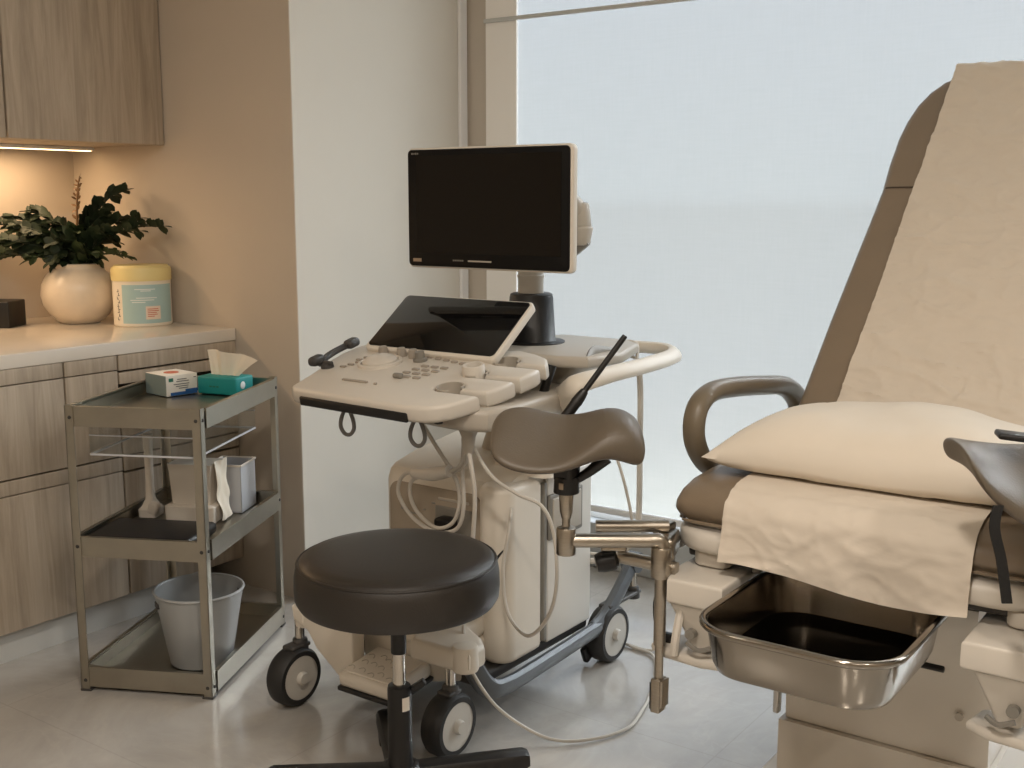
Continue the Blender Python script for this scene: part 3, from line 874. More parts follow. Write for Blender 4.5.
# swing arm slab under the panel and rear stem
b = B()
b.prism([(-1.66, 1.98), (-1.52, 1.965), (-1.475, 1.99), (-1.455, 2.06), (-1.455, 2.34), (-1.50, 2.40), (-1.72, 2.40), (-1.78, 2.2)], .055, Matrix.Translation((0, 0, .768)) @ Matrix.Rotation(R(0), 4, 'X'), .016, 3)
b.rings([[(x, y, z) for x, y in rrect(-1.560, 2.03, h, h * .8, .01)] for h, z in ((.012, .705), (.016, .745), (.026, .775))])
part(b, 'swing_arm', 'grey')
b = B()
b.rings([[(x, y, z) for x, y in rrect(-1.60, 2.36, hx, hy, .03)] for hx, hy, z in ((.09, .08, .60), (.07, .06, .68), (.075, .065, .78))])
part(b, 'arm_pillar', 'cream2')
# monitor
b = B(); b.lathe([(.072, .90), (.071, .908), (.065, .915), (.058, 1.025), (.056, 1.034), (.050, 1.037), (.001, 1.037)], (-1.708, 2.50, 0), 40, cap=False)
part(b, 'monitor_base', 'black', label='black tapered monitor base')
b = B(); b.lathe([(.034, 1.036), (.034, 1.075), (.036, 1.078), (.036, 1.084), (.034, 1.086), (.033, 1.13), (.001, 1.13)], (-1.710, 2.50, 0), 32, cap=False)
part(b, 'monitor_post', 'grey')
b = B()
b.tube([(-1.71, 2.50, 1.10), (-1.69, 2.52, 1.15), (-1.63, 2.53, 1.20)], .032, 14)
b.tube([(-1.63, 2.53, 1.19), (-1.585, 2.52, 1.215), (-1.57, 2.50, 1.25), (-1.60, 2.47, 1.285), (-1.66, 2.44, 1.285)], .030, 14)
b.cyl((-1.565, 2.505, 1.195), (-1.565, 2.505, 1.275), .034, .027, 24, bev=.01)
b.cyl((-1.565, 2.505, 1.165), (-1.565, 2.505, 1.215), .030, .037, 24, bev=.008)
arm = part(b, 'monitor_arm', 'grey')
b = B(); b.tube([(-1.66, 2.475, 1.115), (-1.60, 2.50, 1.145), (-1.548, 2.51, 1.185)], .022, 10)
part(b, 'arm_cover', 'mid', arm)
b = B(); b.box((-1.74, 2.405, 1.262), (.16, .07, .16), .02)
part(b, 'mount_plate', 'mid', arm)
MZ = 1.2585
b = B(); b.prism(rrect(-1.747, 0, .2600, .1565, .014), .026, basis((1, 0, 0), (0, 0, 1), (0, -1, 0), (0, 2.378, MZ)), .008, 3)
mon = part(b, 'monitor', 'cream2')
b = B(); b.prism(rrect(-1.748, 0, .2545, .1515, .012), .006, basis((1, 0, 0), (0, 0, 1), (0, -1, 0), (0, 2.354, MZ)), .003, 2)
part(b, 'bezel', 'bezel', mon, 'black bezel')
b = B(); b.box((-1.745, 2.3485, MZ + .010), (.456, .003, .252))
part(b, 'screen', 'screen', mon, 'dark switched-off screen')
part(B().box((-1.972, 2.3475, MZ - .136), (.028, .0016, .009), .0004), 'sticker', 'badge', mon, 'small beige sticker')
b = B()
for k, w in enumerate((.006, .004, .006, .005)): b.box((-1.986 + k * .0062, 2.3478, MZ + .1415), (.0046, .0010, w * .8))
for k in range(6): b.box((-1.850 + k * .006, 2.3478, MZ - .134), (.0042, .0010, .004))
part(b, 'lettering', 'mid', mon)
part(B().box((-1.765, 2.3475, MZ - .1345), (.075, .0014, .004), .0004), 'button_strip', 'grey', mon)
# cable hooks under the panel
for x, y in ((-1.848, 1.935), (-1.632, 1.935)):
    b = B(); b.tube([(x, y, .803), (x - .011, y, .785), (x - .020, y, .765), (x - .021, y, .748), (x - .012, y, .735), (x, y, .731), (x + .012, y, .735), (x + .021, y, .748), (x + .020, y, .765), (x + .011, y, .785)], .0048, 8, 5, True)
    b.cyl((x, y, .797), (x, y, .822), .006, .012, 12)
    part(b, 'cable_hook', 'hook', panel)
b = B(); b.cyl((-1.583, 1.95, .785), (-1.583, 1.95, .80), .010, bev=.003)
part(b, 'under_knob', 'dark', panel)
part(B().box((-1.95, 1.93, .805), (.09, .05, .012), .005), 'under_tray', 'dark', panel)
# probe cables
b = B()
Yc = 2.12
b.tube([(-1.575, 2.03, .74), (-1.60, 2.06, .68), (-1.66, 2.09, .638), (-1.74, 2.10, .618), (-1.82, 2.11, .606), (-1.855, 2.12, .56), (-1.845, 2.13, .515), (-1.80, 2.13, .48), (-1.73, 2.12, .468), (-1.66, 2.11, .49), (-1.63, 2.10, .55), (-1.625, 2.09, .64), (-1.59, 2.05, .72)], .0050, 8)
b.tube([(-1.57, 2.03, .74), (-1.60, 2.07, .67), (-1.67, 2.10, .628), (-1.76, 2.11, .608), (-1.81, 2.12, .585), (-1.822, 2.13, .54), (-1.80, 2.135, .50), (-1.74, 2.13, .475), (-1.68, 2.12, .50), (-1.65, 2.11, .56), (-1.665, 2.11, .62), (-1.70, 2.08, .70), (-1.72, 2.03, .79)], .0050, 8)
b.tube([(-1.66, 2.085, .64), (-1.72, 2.095, .622), (-1.79, 2.105, .612)], [.015, .018, .012], 10)
part(b, 'probe_cable', 'cable', label='coiled pale probe cables hanging in front of the body')
b = B()
b.tube([(-1.570, 2.035, .735), (-1.545, 2.02, .68), (-1.535, 2.02, .60), (-1.545, 2.02, .46), (-1.60, 2.10, .36), (-1.62, 2.17, .33)], .0055, 8)
part(b, 'probe_cable', 'cable', label='straight cable hanging behind the stool')
b = B()
b.tube([(-1.565, 2.04, .735), (-1.52, 2.06, .655), (-1.46, 2.08, .615), (-1.405, 2.10, .59), (-1.375, 2.105, .53), (-1.362, 2.10, .42), (-1.378, 2.09, .335), (-1.435, 2.09, .275), (-1.50, 2.10, .315), (-1.528, 2.12, .41), (-1.525, 2.14, .50), (-1.535, 2.165, .55)], .0046, 8)
part(b, 'probe_cable', 'cable', label='cable looping down beside the front right corner')
b = B()
b.tube([(-1.60, 2.06, .30), (-1.57, 2.02, .255), (-1.55, 2.02, .19), (-1.50, 2.05, .10), (-1.43, 2.10, .035), (-1.37, 2.14, .012), (-1.31, 2.214, .007), (-1.281, 2.30, .007), (-1.295, 2.384, .007), (-1.328, 2.497, .007), (-1.39, 2.64, .007), (-1.45, 2.735, .007), (-1.52, 2.75, .007), (-1.59, 2.775, .007), (-1.66, 2.75, .007), (-1.72, 2.70, .03), (-1.74, 2.62, .11)], .0042, 8)
part(b, 'floor_cable', 'cable', label='pale cable looping over the floor')
b = B(); b.tube([(-1.50, 2.44, .72), (-1.462, 2.49, .67), (-1.430, 2.50, .60), (-1.399, 2.50, .50), (-1.40, 2.52, .42), (-1.44, 2.57, .36), (-1.52, 2.58, .33), (-1.59, 2.56, .33)], .0042, 8)
part(b, 'side_cable', 'cable', label='thin cable hanging at the right side of the body')
b = B(); b.tube([(-1.60, 2.70, .13), (-1.585, 2.74, .03), (-1.53, 2.76, .0065), (-1.462, 2.77, .0065), (-1.42, 2.90, .0065), (-1.36, 3.05, .0065), (-1.24, 3.20, .0065), (-1.0, 3.25, .0065)], .0042, 8)
part(b, 'floor_cable', 'cable', label='pale cable running from the rear caster to the window')

# ------------------------------------------------------------------ stool
SX, SY = -1.520, 1.731
st = thing('stool', 'round dark vinyl swivel stool on a black gas-lift base in the foreground', 'stool', (SX, SY, 0))
c = (SX, SY, 0)
prof = [(.001, .448), (.13, .446), (.190, .448), (.206, .454), (.213, .466), (.2145, .487), (.2135, .515), (.210, .533), (.204, .542)]
prof += [(.196, .549), (.170, .5535), (.12, .5555), (.06, .5565), (.001, .557)]
seat = part(B().lathe(prof, c, 72, cap=False), 'seat', 'stoolv', st)
b = B(); b.tube([(SX + .2065 * math.cos(k * PI / 32), SY + .2065 * math.sin(k * PI / 32), .540) for k in range(64)], .0034, 8, 0, True)
part(b, 'piping', 'stoolv', seat)
b = B(); b.lathe([(.07, .432), (.07, .447)], c, 24); part(b, 'seat_plate', 'black', st)
part(B().cyl((SX, SY, .335), (SX, SY, .44), .0165, .0165), 'upper_sleeve', 'black', st)
part(B().cyl((SX, SY, .24), (SX, SY, .345), .0135, .0135), 'piston', 'chrome', st, 'chrome gas-lift piston')
b = B(); b.lathe([(.030, .05), (.030, .080), (.0265, .09), (.0255, .255), (.024, .262), (.016, .264), (.001, .264)], c, 32, cap=False)
col = part(b, 'gas_cylinder', 'black', st)
arcs = B(); arcpatch(arcs, Vector((SX, SY, 0)), .0256, R(-36), R(4), .212, .242, n=6)
part(arcs, 'sticker', 'offw', col, 'small white sticker')
b = B(); b.box((SX + .034, SY + .022, .262), (.034, .018, .014), .003, rot=Euler((0, R(-35), R(33))))
part(b, 'lever', 'black', st)
b = B(); b.lathe([(.001, .042), (.042, .042), (.046, .05), (.046, .074), (.040, .082), (.03, .085), (.001, .085)], c, 32, cap=False)
part(b, 'hub', 'black', st)
for a in (48, 138, 220, 318):
    d = Vector((math.cos(R(a)), math.sin(R(a)), 0)); n_ = Vector((-d.y, d.x, 0))
    C0 = Vector(c)
    rg = []
    for r_, w, z0, z1 in ((.03, .025, .046, .082), (.12, .025, .048, .083), (.22, .025, .050, .084), (.272, .025, .052, .084), (.282, .022, .056, .080)):
        o_ = C0 + d * r_
        rg.append([o_ + n_ * x + Vector((0, 0, z)) for x, z in ((-w, z0), (-w, z1 - .012), (-w * .8, z1 - .003), (-w * .4, z1), (w * .4, z1), (w * .8, z1 - .003), (w, z1 - .012), (w, z0))])
    lg = part(B().rings(rg), 'leg', 'black', st)
    o_ = C0 + d * .255
    cb = B()
    for s in (-1, 1): cb.cyl(o_ + n_ * .005 * s + Vector((0, 0, .021)), o_ + n_ * .020 * s + Vector((0, 0, .021)), .021, .021, 24, bev=.004)
    cb.cyl(o_ - n_ * .007 + Vector((0, 0, .021)), o_ + n_ * .007 + Vector((0, 0, .021)), .009)
    cb.box(o_ + Vector((0, 0, .040)), (.042, .032, .026), .008, rot=Euler((0, 0, R(a + 90))))
    part(cb, 'caster', 'black', lg)

# ------------------------------------------------------------------ examination chair
AX = -.645
ec = thing('examination_chair', 'brown vinyl gynaecological examination chair with raised back and leg rests', 'examination chair', (AX, 2.3, 0))
# seat cushion: lofted along X with rounded nose
HS = .347
def seatprof(k):
    # (y,z) outline; k shrinks at the ends
    return [(1.935 + k, .672 + k * .3), (1.918 + k, .690), (1.922 + k, .712 - k * .3), (1.945 + k, .732 - k * .5), (1.99 + k, .745 - k * .7), (2.08, .750 - k * .7), (2.30, .748 - k * .7), (2.55, .748 - k * .7), (2.575, .73), (2.575, .675), (2.55, .664 + k * .3), (2.0, .662 + k * .3), (1.955 + k, .664 + k * .3)]
xs = [(-1, .05), (-.985, .028), (-.95, .010), (-.88, 0), (.88, 0), (.95, .010), (.985, .028), (1, .05)]
b = B(); b.rings([[(AX + s * HS, y, z) for y, z in seatprof(k)] for s, k in xs])
seat = part(b, 'seat_cushion', 'vinyl', ec, sharp=60)
b = B()
b.tube([(AX - .340, 2.3, .668), (AX - .341, 2.0, .668), (AX - .328, 1.957, .668), (AX - .28, 1.924, .672), (AX, 1.921, .674), (AX + .28, 1.924, .672), (AX + .328, 1.957, .668), (AX + .341, 2.0, .668), (AX + .340, 2.3, .668)], .0035, 6)
part(b, 'piping', 'vinyl', seat)
# cream plate below
b = B(); b.prism(rrect(AX, 2.22, .345, .315, .09, 8), .042, Matrix.Translation((0, 0, .617)), .014, 3)
part(b, 'seat_plate', 'cream', ec)
b = B(); b.box((AX, 2.22, .608), (.62, .56, .018), .006); b.box((AX, 2.32, .575), (.40, .46, .07), .012); b.box((AX, 2.35, .50), (.30, .34, .10), .01)  # wide thin slab added to darken the basin's reflection; lower boxes are frame
part(b, 'seat_frame_shade_slab', 'dark', ec)
# backrest
BA = math.atan2(1, .77)          # slope of the back
bv = Vector((0, math.cos(BA), math.sin(BA))); bn = Vector((1, 0, 0)).cross(bv)   # along / out of the cushion face
def bk(x, z, w=0):
    """point of the back's face at height z, w proud of it"""
    y = 2.505 + (z - .827) * .77
    return Vector((x, y, z)) + bn * w
ls = [(.70, .333), (.84, .316), (1.00, .302), (1.15, .286), (1.26, .274), (1.31, .269), (1.37, .270), (1.44, .266), (1.485, .257), (1.525, .242), (1.557, .220), (1.585, .188), (1.601, .140), (1.609, .06)]
ol = [(-w, z) for z, w in ls] + [(w, z) for z, w in reversed(ls)]
SB = math.sin(BA)
def backmesh(th, inset, w0):
    b = B()
    mt = basis((1, 0, 0), bv, bn, bk(AX, .70, w0 - th))
    b.prism([(x * (1 - inset / .3), (z - .70) / SB) for x, z in ol], th, mt, min(.022, th * .45), 4)
    return b
back = part(backmesh(.062, 0, 0), 'backrest', 'vinyl', ec, sharp=55)
part(backmesh(.02, .0, -.064), 'back_shell', 'vinyledge', back)
b = B(); b.tube([bk(AX - .255, 1.31, -.004), bk(AX - .24, 1.31, .001), bk(AX - .1, 1.31, .002), bk(AX + .1, 1.31, .002), bk(AX + .24, 1.31, .001), bk(AX + .255, 1.31, -.004)], .0022, 6)
part(b, 'head_seam', 'vinyledge', back)
b = B(); b.box(bk(AX, .95, -.13), (.30, .06, .5), .02, rot=Euler((R(-37.6), 0, 0)))
part(b, 'back_support', 'cream', ec)
# armrests
for s in (-1, 1):
    x = AX + s * .375
    b = B()
    b.tube([(AX + s * .335, 2.56, .690), (AX + s * .355, 2.64, .692), (x, 2.674, 0.729), (x, 2.662, 0.779), (x, 2.626, 0.814), (x, 2.554, 0.844), (x, 2.445, 0.860), (x, 2.280, 0.878), (x, 2.165, 0.883), (x, 2.105, 0.864), (x, 2.084, 0.825), (x, 2.096, 0.781), (x, 2.141, 0.737), (x, 2.22, .705), (x, 2.32, .700)], .0215, 14, 8, flat=1.25)
    ar = part(b, 'armrest', 'armrest', ec)
    part(B().box((AX + s * .345, 2.40, .70), (.075, .09, .05), .012), 'armrest_bracket', 'dark', ar)
# pedestal
b = B()
b.rings([[(AX + sx, y, z) for sx, y in ((-.215, yf), (.215, yf), (.215, 2.78), (-.215, 2.78))] for yf, z in ((2.20, 0.0), (2.20, .185))])
part(b, 'pedestal_foot', 'cream', ec)
b = B(); b.rings([[(AX + sx, y, z) for sx, y in ((-.205, yf), (.205, yf), (.205, 2.74), (-.205, 2.74))] for yf, z in ((2.215, .187), (2.205, .33), (2.05, .54), (2.05, .56))])
ped = part(b, 'pedestal', 'cream', ec)
part(B().box((AX + .104, 2.152, .400), (.05, .012, .016), .003, rot=Euler((R(-36), 0, 0))), 'pedestal_slot', 'black', ped)
b = B(); b.cyl((AX + .15, 2.203, .29), (AX + .15, 2.197, .29), .008)
part(b, 'screw_cover', 'grey', ped)
b = B(); b.box((AX - .235, 2.24, .24), (.014, .02, .12), .004); b.box((AX - .222, 2.24, .29), (.02, .014, .014))
part(b, 'pedestal_handle', 'chrome', ped, 'chrome handle on the side of the pedestal')
part(B().box((AX, 2.45, .03), (.52, .80, .06), .02), 'floor_plate', 'cream', ec)
# side brackets with hinges and folded foot wings
for s in (-1, 1):
    X = AX + (.298 if s > 0 else -.250)
    b = B()
    b.prism([(-.07, -.07), (.05, -.07), (.07, -.03), (.07, .10), (-.07, .10)] if s > 0 else [(-.05, -.07), (.062, -.07), (.062, .10), (-.07, .10), (-.07, -.03)], .050, Matrix.Translation((X, 1.905, .534)), .008, 3)
    b.rings([[(x, y, z) for x, y in rrect(X + s * .0, 1.90, hx, hy, .01)] for hx, hy, z in ((.020, .025, .44), (.032, .03, .47), (.055, .05, .53))])
    br_ = part(b, 'leg_rest_bracket', 'cream', ec)
    b = B(); b.prism(rrect(0, 0, .036, .045, .02), .03, Matrix.Translation((X + s * .01, 1.972, .586)), .006, 3)
    part(b, 'pivot_block', 'cream', br_)
    b = B(); b.cyl((X + s * .01, 1.868, .475), (X + s * .01, 1.852, .475), .010); b.cyl((X + s * .03, 1.88, .50), (X - s * .03, 1.88, .49), .006); b.tube([(X - s * .03, 1.86, .455), (X - s * .01, 1.85, .45), (X + s * .015, 1.852, .46)], .005, 6)
    part(b, 'hinge_pin', 'mid', br_)
    b = B(); b.tube([(X + s * .032, 1.862, .525), (X + s * .036, 1.85, .47), (X + s * .04, 1.85, .43)], .0085, 8)
    part(b, 'hinge_lever', 'cream', br_)
    b = B()
    b.prism([(-.085, -.028), (-.05, -.050), (.03, -.058), (.085, -.045), (.10, .0), (.08, .05), (-.02, .06), (-.075, .03)], .020, Matrix.Translation((X + s * .02, 1.91, .412)), .008, 3)
    part(b, 'foot_wing', 'cream', br_)
    b = B()
    if s < 0:
        b.tube([(X - .10, 1.98, .55), (X - .115, 1.93, .50), (X - .10, 1.90, .45)], [.011, .011, .007], 8)
        b.box((X - .082, 1.90, .437), (.03, .02, .022), .005)
    else:
        b.cyl((X + .075, 1.84, .50), (X + .14, 1.83, .50), .014, bev=.003); b.cyl((X + .03, 1.85, .50), (X + .09, 1.84, .50), .009)
    part(b, 'release_grip', 'black', br_)
for s in (-1, 1): part(B().box((AX + s * .352, 2.15, .61), (.014, .50, .030), .004), 'accessory_rail', 'steel', ec)

# leg rests
def pad_mesh(o, ax, ay, sc=1, mirror=1):
    """saddle-shaped pad: control cage smoothed by subdivision"""
    P = (-.142, -.125, -.07, .0, .07, .125, .142)
    Q = (-.088, -.03, .035, .088)
    top = [(-.008, -.026, -.042, -.036, .030, .022, -.004), (.002, .002, -.014, -.020, .056, .040, .006), (.008, .034, .028, -.002, .060, .044, .012), (.008, .048, .060, .032, .040, .026, .004)]
    bot = [(-.022, -.044, -.058, -.056, -.024, -.056, -.036), (-.024, -.046, -.062, -.050, -.016, -.046, -.034), (-.014, -.034, -.046, -.044, -.026, -.036, -.024), (-.004, .0, -.004, -.010, -.010, -.018, -.016)]
    qsh = (-.0, -.0, 0, 0, 0, 0, 0)
    b = B()
    T, Bo = [], []
    for j in range(4):
        T.append([b.bm.verts.new(Vector(o) + ax * P[i] * sc * mirror + ay * (Q[j] * (.62 if i in (0, 6) else .92 if i in (1, 5) else 1)) * sc + Vector((0, 0, top[j][i] * sc))) for i in range(7)])
        Bo.append([b.bm.verts.new(Vector(o) + ax * P[i] * sc * mirror + ay * (Q[j] * (.62 if i in (0, 6) else .92 if i in (1, 5) else 1)) * sc + Vector((0, 0, bot[j][i] * sc))) for i in range(7)])
    for j in range(3):
        for i in range(6):
            b.bm.faces.new((T[j][i], T[j][i + 1], T[j + 1][i + 1], T[j + 1][i]))
            b.bm.faces.new((Bo[j][i], Bo[j + 1][i], Bo[j + 1][i + 1], Bo[j][i + 1]))
    for i in range(6):
        b.bm.faces.new((T[0][i], Bo[0][i], Bo[0][i + 1], T[0][i + 1]))
        b.bm.faces.new((T[3][i], T[3][i + 1], Bo[3][i + 1], Bo[3][i]))
    for j in range(3):
        b.bm.faces.new((T[j][0], T[j + 1][0], Bo[j + 1][0], Bo[j][0]))
        b.bm.faces.new((T[j][6], Bo[j][6], Bo[j + 1][6], T[j + 1][6]))
    return b

IRC = Vector((.816, .578, 0)); IVC = Vector((-.578, .816, 0))
def legrest(s):
    # post at the bed's side, arm out to the pad
    px, py = AX - .347 * 1 + .02 if s < 0 else AX + .347 - .02, 1.852
    if s < 0:
        J = Vector((-.966, 1.850, .648)); E = Vector((-1.113, 1.747, .648))
    else:
        J = Vector((-.240, 1.86, .648)); E = Vector((-.270, 1.79, .648))
    b = B()
    b.tube([E, J - (J - E).normalized() * .03, J + Vector((0, 0, -.002)), J + Vector((0, 0, -.04))], .0135, 16, 4)
    b.cyl(E + Vector((0, 0, -.027)), E + Vector((0, 0, .026)), .0185, bev=.003)
    b.cyl(J + Vector((0, 0, -.072)), J + Vector((0, 0, -.012)), .0195, bev=.003)
    b.cyl(J + Vector((0, 0, -.205)), J + Vector((0, 0, -.07)), .0115)
    b.cyl(J + Vector((0, 0, -.29)), J + Vector((0, 0, -.20)), .0085)
    arm = part(b, 'leg_rest_arm', 'steel', ec, 'steel arm of the %s leg rest' % ('left-hand' if s < 0 else 'right-hand'))
    b = B(); b.box(J + Vector((.0, 0, -.305)), (.020, .030, .068), .003)
    b.box(J + Vector((.012, -.0, -.300)), (.006, .030, .055), .002)
    part(b, 'post_foot', 'steel', arm)
    part(B().box(J + Vector((-.0112, -.005, -.307)), (.003, .016, .054), .001), 'post_slot', 'black', arm)
    # clamp on the rail
    b = B()
    K = Vector((AX + s * .347, 1.93, .62))
    b.box(K + Vector((s * .010, 0, -.004)), (.030, .045, .085), .004)
    b.box((J + K) / 2 + Vector((0, .01, -.008)), (.036, .085, .045), .008, rot=Euler((0, 0, math.atan2(K.y - J.y, K.x - J.x) - PI / 2)))
    part(b, 'clamp', 'steel', arm)
    d = (E - J).normalized(); n_ = Vector((-d.y, d.x, 0)) * (-1 if s < 0 else 1)
    Q0 = J + n_ * .055
    b = B()
    b.cyl(Q0 + Vector((0, 0, .012)) + d * .12, Q0 + Vector((0, 0, .012)) - d * .02, .012)
    b.cyl(Q0 + Vector((0, 0, -.048)) + d * .075, J + Vector((0, 0, -.055)) - d * .03, .013)
    b.box(Q0 + Vector((0, 0, -.028)) + d * .085, (.05, .02, .02), .004, rot=Euler((.3, 0, math.atan2(d.y, d.x))))
    part(b, 'clamp_rod', 'steel', arm)
    b = B()
    b.lathe([(.001, 0), (.015, 0), (.021, .006), (.021, .03), (.017, .042), (.001, .043)], Q0 + Vector((0, 0, -.052)) + d * .078, 10, d + Vector((0, -.1, -.25)), cap=False)
    part(b, 'clamp_knob', 'black', arm)
    # stem up to the pad
    b = B()
    b.cyl(E + Vector((0, 0, .028)), E + Vector((0, 0, .05)), .008)
    b.lathe([(.009, .044), (.0125, .058), (.0145, .092), (.0135, .096)], E, 24)
    part(b, 'ball_joint', 'steel', arm)
    b = B()
    b.cyl(E + Vector((0, 0, .092)), E + Vector((0, 0, .125)), .0245, .023, 20, bev=.003)
    b.rings([[E + Vector((x, y, z)) for x, y in rrect(0, 0, h, h, .006)] for h, z in ((.019, .12), (.020, .145), (.021, .165))])
    ax_ = Vector((.816, .578, 0)); ay_ = Vector((-.578, .816, 0))
    if s < 0:
        b.tube([E + Vector((0, 0, .118)) + ax_ * .02, E + ax_ * .045 + Vector((0, 0, .135)), E + ax_ * .075 + Vector((0, 0, .160))], [.008, .010, .013], 10)
    cr = part(b, 'pad_cradle', 'black', arm)
    part(B().box(E + Vector((.004, -.0245, .110)), (.009, .003, .012), .0005), 'clamp_mark', 'badge', arm)
    return arm, J, E, ax_, ay_
arm, J, E, ax_, ay_ = legrest(-1)
o = pad_mesh(E + Vector((0, 0, .200)), ax_, ay_).obj('pad', 'vinylpad', arm, subsurf=3); o['label'] = 'saddle-shaped taupe vinyl knee pad'
b = B()
g0 = E + ay_ * .11 - ax_ * .012 + Vector((0, 0, .195))
g1 = g0 + ax_ * .125 + ay_ * .02 + Vector((0, 0, .170))
d = g1 - g0
b.tube([g0, g0 + d * .30], .011, 12, 0); b.tube([g0 + d * .28, g0 + d * .36, g0 + d * .42], [.012, .0105, .0075], 12, 3)
b.tube([g0 + d * .40, g0 + d * .995, g1], [.0058, .0058, .0045], 12, 3)
o = b.obj('handle', 'black', arm); o['label'] = 'long black release handle standing up behind the pad'
arm2, J2, E2, _, _ = legrest(1)
# right-hand pad: a trough whose near rim climbs to a tip beside the pillow
RO = Vector((-.388, 1.710, -.012))
b = B()
PP = (0, .010, .045, .10, .155, .21, .225); QQ = (0, .045, .105, .15)
zt = ((.915, .903, .866, .832, .820, .832, .840), (.934, .924, .892, .862, .852, .862, .868), (.930, .932, .918, .906, .902, .908, .910), (.916, .926, .924, .920, .922, .930, .926))
T = [[b.bm.verts.new(RO + IRC * PP[i] + IVC * QQ[j] * (.8 if i in (0, 6) else 1) + IVC * (.02 if i in (0, 6) else 0) + Vector((0, 0, zt[j][i]))) for i in range(7)] for j in range(4)]
Bo = [[b.bm.verts.new(RO + IRC * (PP[i] + .012) + IVC * QQ[j] * (.8 if i in (0, 6) else 1) + IVC * (.02 if i in (0, 6) else 0) + Vector((0, 0, zt[j][i] - (.030 if i == 0 else .042)))) for i in range(7)] for j in range(4)]
for j in range(3):
    for i in range(6):
        b.bm.faces.new((T[j][i], T[j][i + 1], T[j + 1][i + 1], T[j + 1][i])); b.bm.faces.new((Bo[j][i], Bo[j + 1][i], Bo[j + 1][i + 1], Bo[j][i + 1]))
for i in range(6):
    b.bm.faces.new((T[0][i], Bo[0][i], Bo[0][i + 1], T[0][i + 1])); b.bm.faces.new((T[3][i], T[3][i + 1], Bo[3][i + 1], Bo[3][i]))
for j in range(3):
    b.bm.faces.new((T[j][0], T[j + 1][0], Bo[j + 1][0], Bo[j][0])); b.bm.faces.new((T[j][6], Bo[j][6], Bo[j + 1][6], T[j + 1][6]))
o = b.obj('pad', 'vinylpad', arm2, subsurf=3); o['label'] = 'taupe vinyl knee pad cut by the right picture edge'
WM[o.name] = WM[ec.name]
def strapf(u, v):
    P = spline([(-.356, 1.736, .838), (-.358, 1.730, .805), (-.347, 1.738, .755), (-.337, 1.747, .689)], 6)
    i = min(int(v * (len(P) - 1)), len(P) - 1)
    return P[i] + Vector((.816, .578, 0)) * (u - .5) * .0155
B().shell(strapf, 2, 18, .003).obj('strap', 'strap', arm2)['label'] = 'black strap hanging from the pad'
B().box((-.36, 1.83, .925), (.05, .04, .010), .004, rot=Euler((0, .1, .4))).obj('strap_buckle', 'black', arm2)

# ------------------------------------------------------------------ paper, pillow, pan
def nz(x, y, s): return noise.noise(Vector((x, y, s)))
path = []    # (kind, param) down the chair: over the top, down the back, along the seat, over the nose
top = bk(AX, 1.615)
pts = [bk(AX, 1.58, -.096), bk(AX, 1.620, -.091), bk(AX, 1.625, -.05), bk(AX, 1.622, -.015), bk(AX, 1.612, .003), bk(AX, 1.58, .006), bk(AX, 1.5, .005), bk(AX, 1.25, .005), bk(AX, 1.0, .005), bk(AX, .80, .008)]
pts += [Vector((AX, 2.440, .770)), Vector((AX, 2.40, .757)), Vector((AX, 2.3, .7545)), Vector((AX, 2.10, .756)), Vector((AX, 1.99, .751)), Vector((AX, 1.941, .737)), Vector((AX, 1.915, .714)), Vector((AX, 1.907, .690)), Vector((AX, 1.901, .655)), Vector((AX, 1.893, .605))]
PS = spline(pts, 14)
cum = [0]
for a_, b_ in zip(PS, PS[1:]): cum.append(cum[-1] + (b_ - a_).length)
def along(d):
    for k in range(1, len(cum)):
        if cum[k] >= d or k == len(cum) - 1:
            f = (d - cum[k - 1]) / max(cum[k] - cum[k - 1], 1e-9)
            return PS[k - 1].lerp(PS[k], min(max(f, 0), 1))
PLEN = cum[-1]
PS = [along(PLEN * k / 380) for k in range(381)]      # evenly spaced down the sheet
NP = len(PS) - 1
def paperf(u, v):
    f = v * NP
    i = min(int(f), NP - 1)
    p = PS[i].lerp(PS[i + 1], f - i)
    w = .2225
    k = max(0, min(1, (p.z - .80) / .8)) if p.y > 2.4 else 0
    shift = .060 * k - .001
    if p.z < .66 and p.y < 2: shift += 0
    x = AX + shift + (2 * u - 1) * w
    a = PS[max(i - 1, 0)]; c_ = PS[min(i + 2, NP)]
    t_ = (c_ - a).normalized(); nn = Vector((1, 0, 0)).cross(t_)
    if nn.dot(Vector((0, -1, .7))) < 0: nn = -nn
    am = .0054 if p.y > 2.43 else .0026
    if p.y < 1.95: am = .0042
    L_ = v * PLEN
    def crease(a, b, k): return max(0, 1 - k * abs(nz(a, b, k)))
    ridge = .8 * nz(x * 7, L_ * 9, 1.3) + .45 * nz(x * 20, L_ * 30, 2.2)
    if p.y > 2.43 or p.y < 1.99:
        ridge += .9 * crease(x * 5 + L_ * 2, L_ * 15 - x * 4, 5) * (.55 + nz(x * 5, L_ * 5, 8)) + .8 * crease(x * 9 - L_ * 4, L_ * 11 + x * 7, 6) * (.5 + nz(x * 5, L_ * 5, 2)) + .5 * crease(x * 16, L_ * 34, 4)
    h = am * ridge + am * .5
    q = Vector((x, p.y, p.z)) + nn * max(h, .0012)
    if p.y < 1.925 and p.z < .66: q.z += .010 * math.sin(u * 5 + 1) * (.66 - p.z) / .05 - .0
    return q
tag(B().shell(paperf, 90, 380, .0008).obj('paper_sheet', 'paper', origin=(AX, 2.3, .745)), 'creased beige paper sheet laid down the back and over the seat of the examination chair', 'paper sheet')

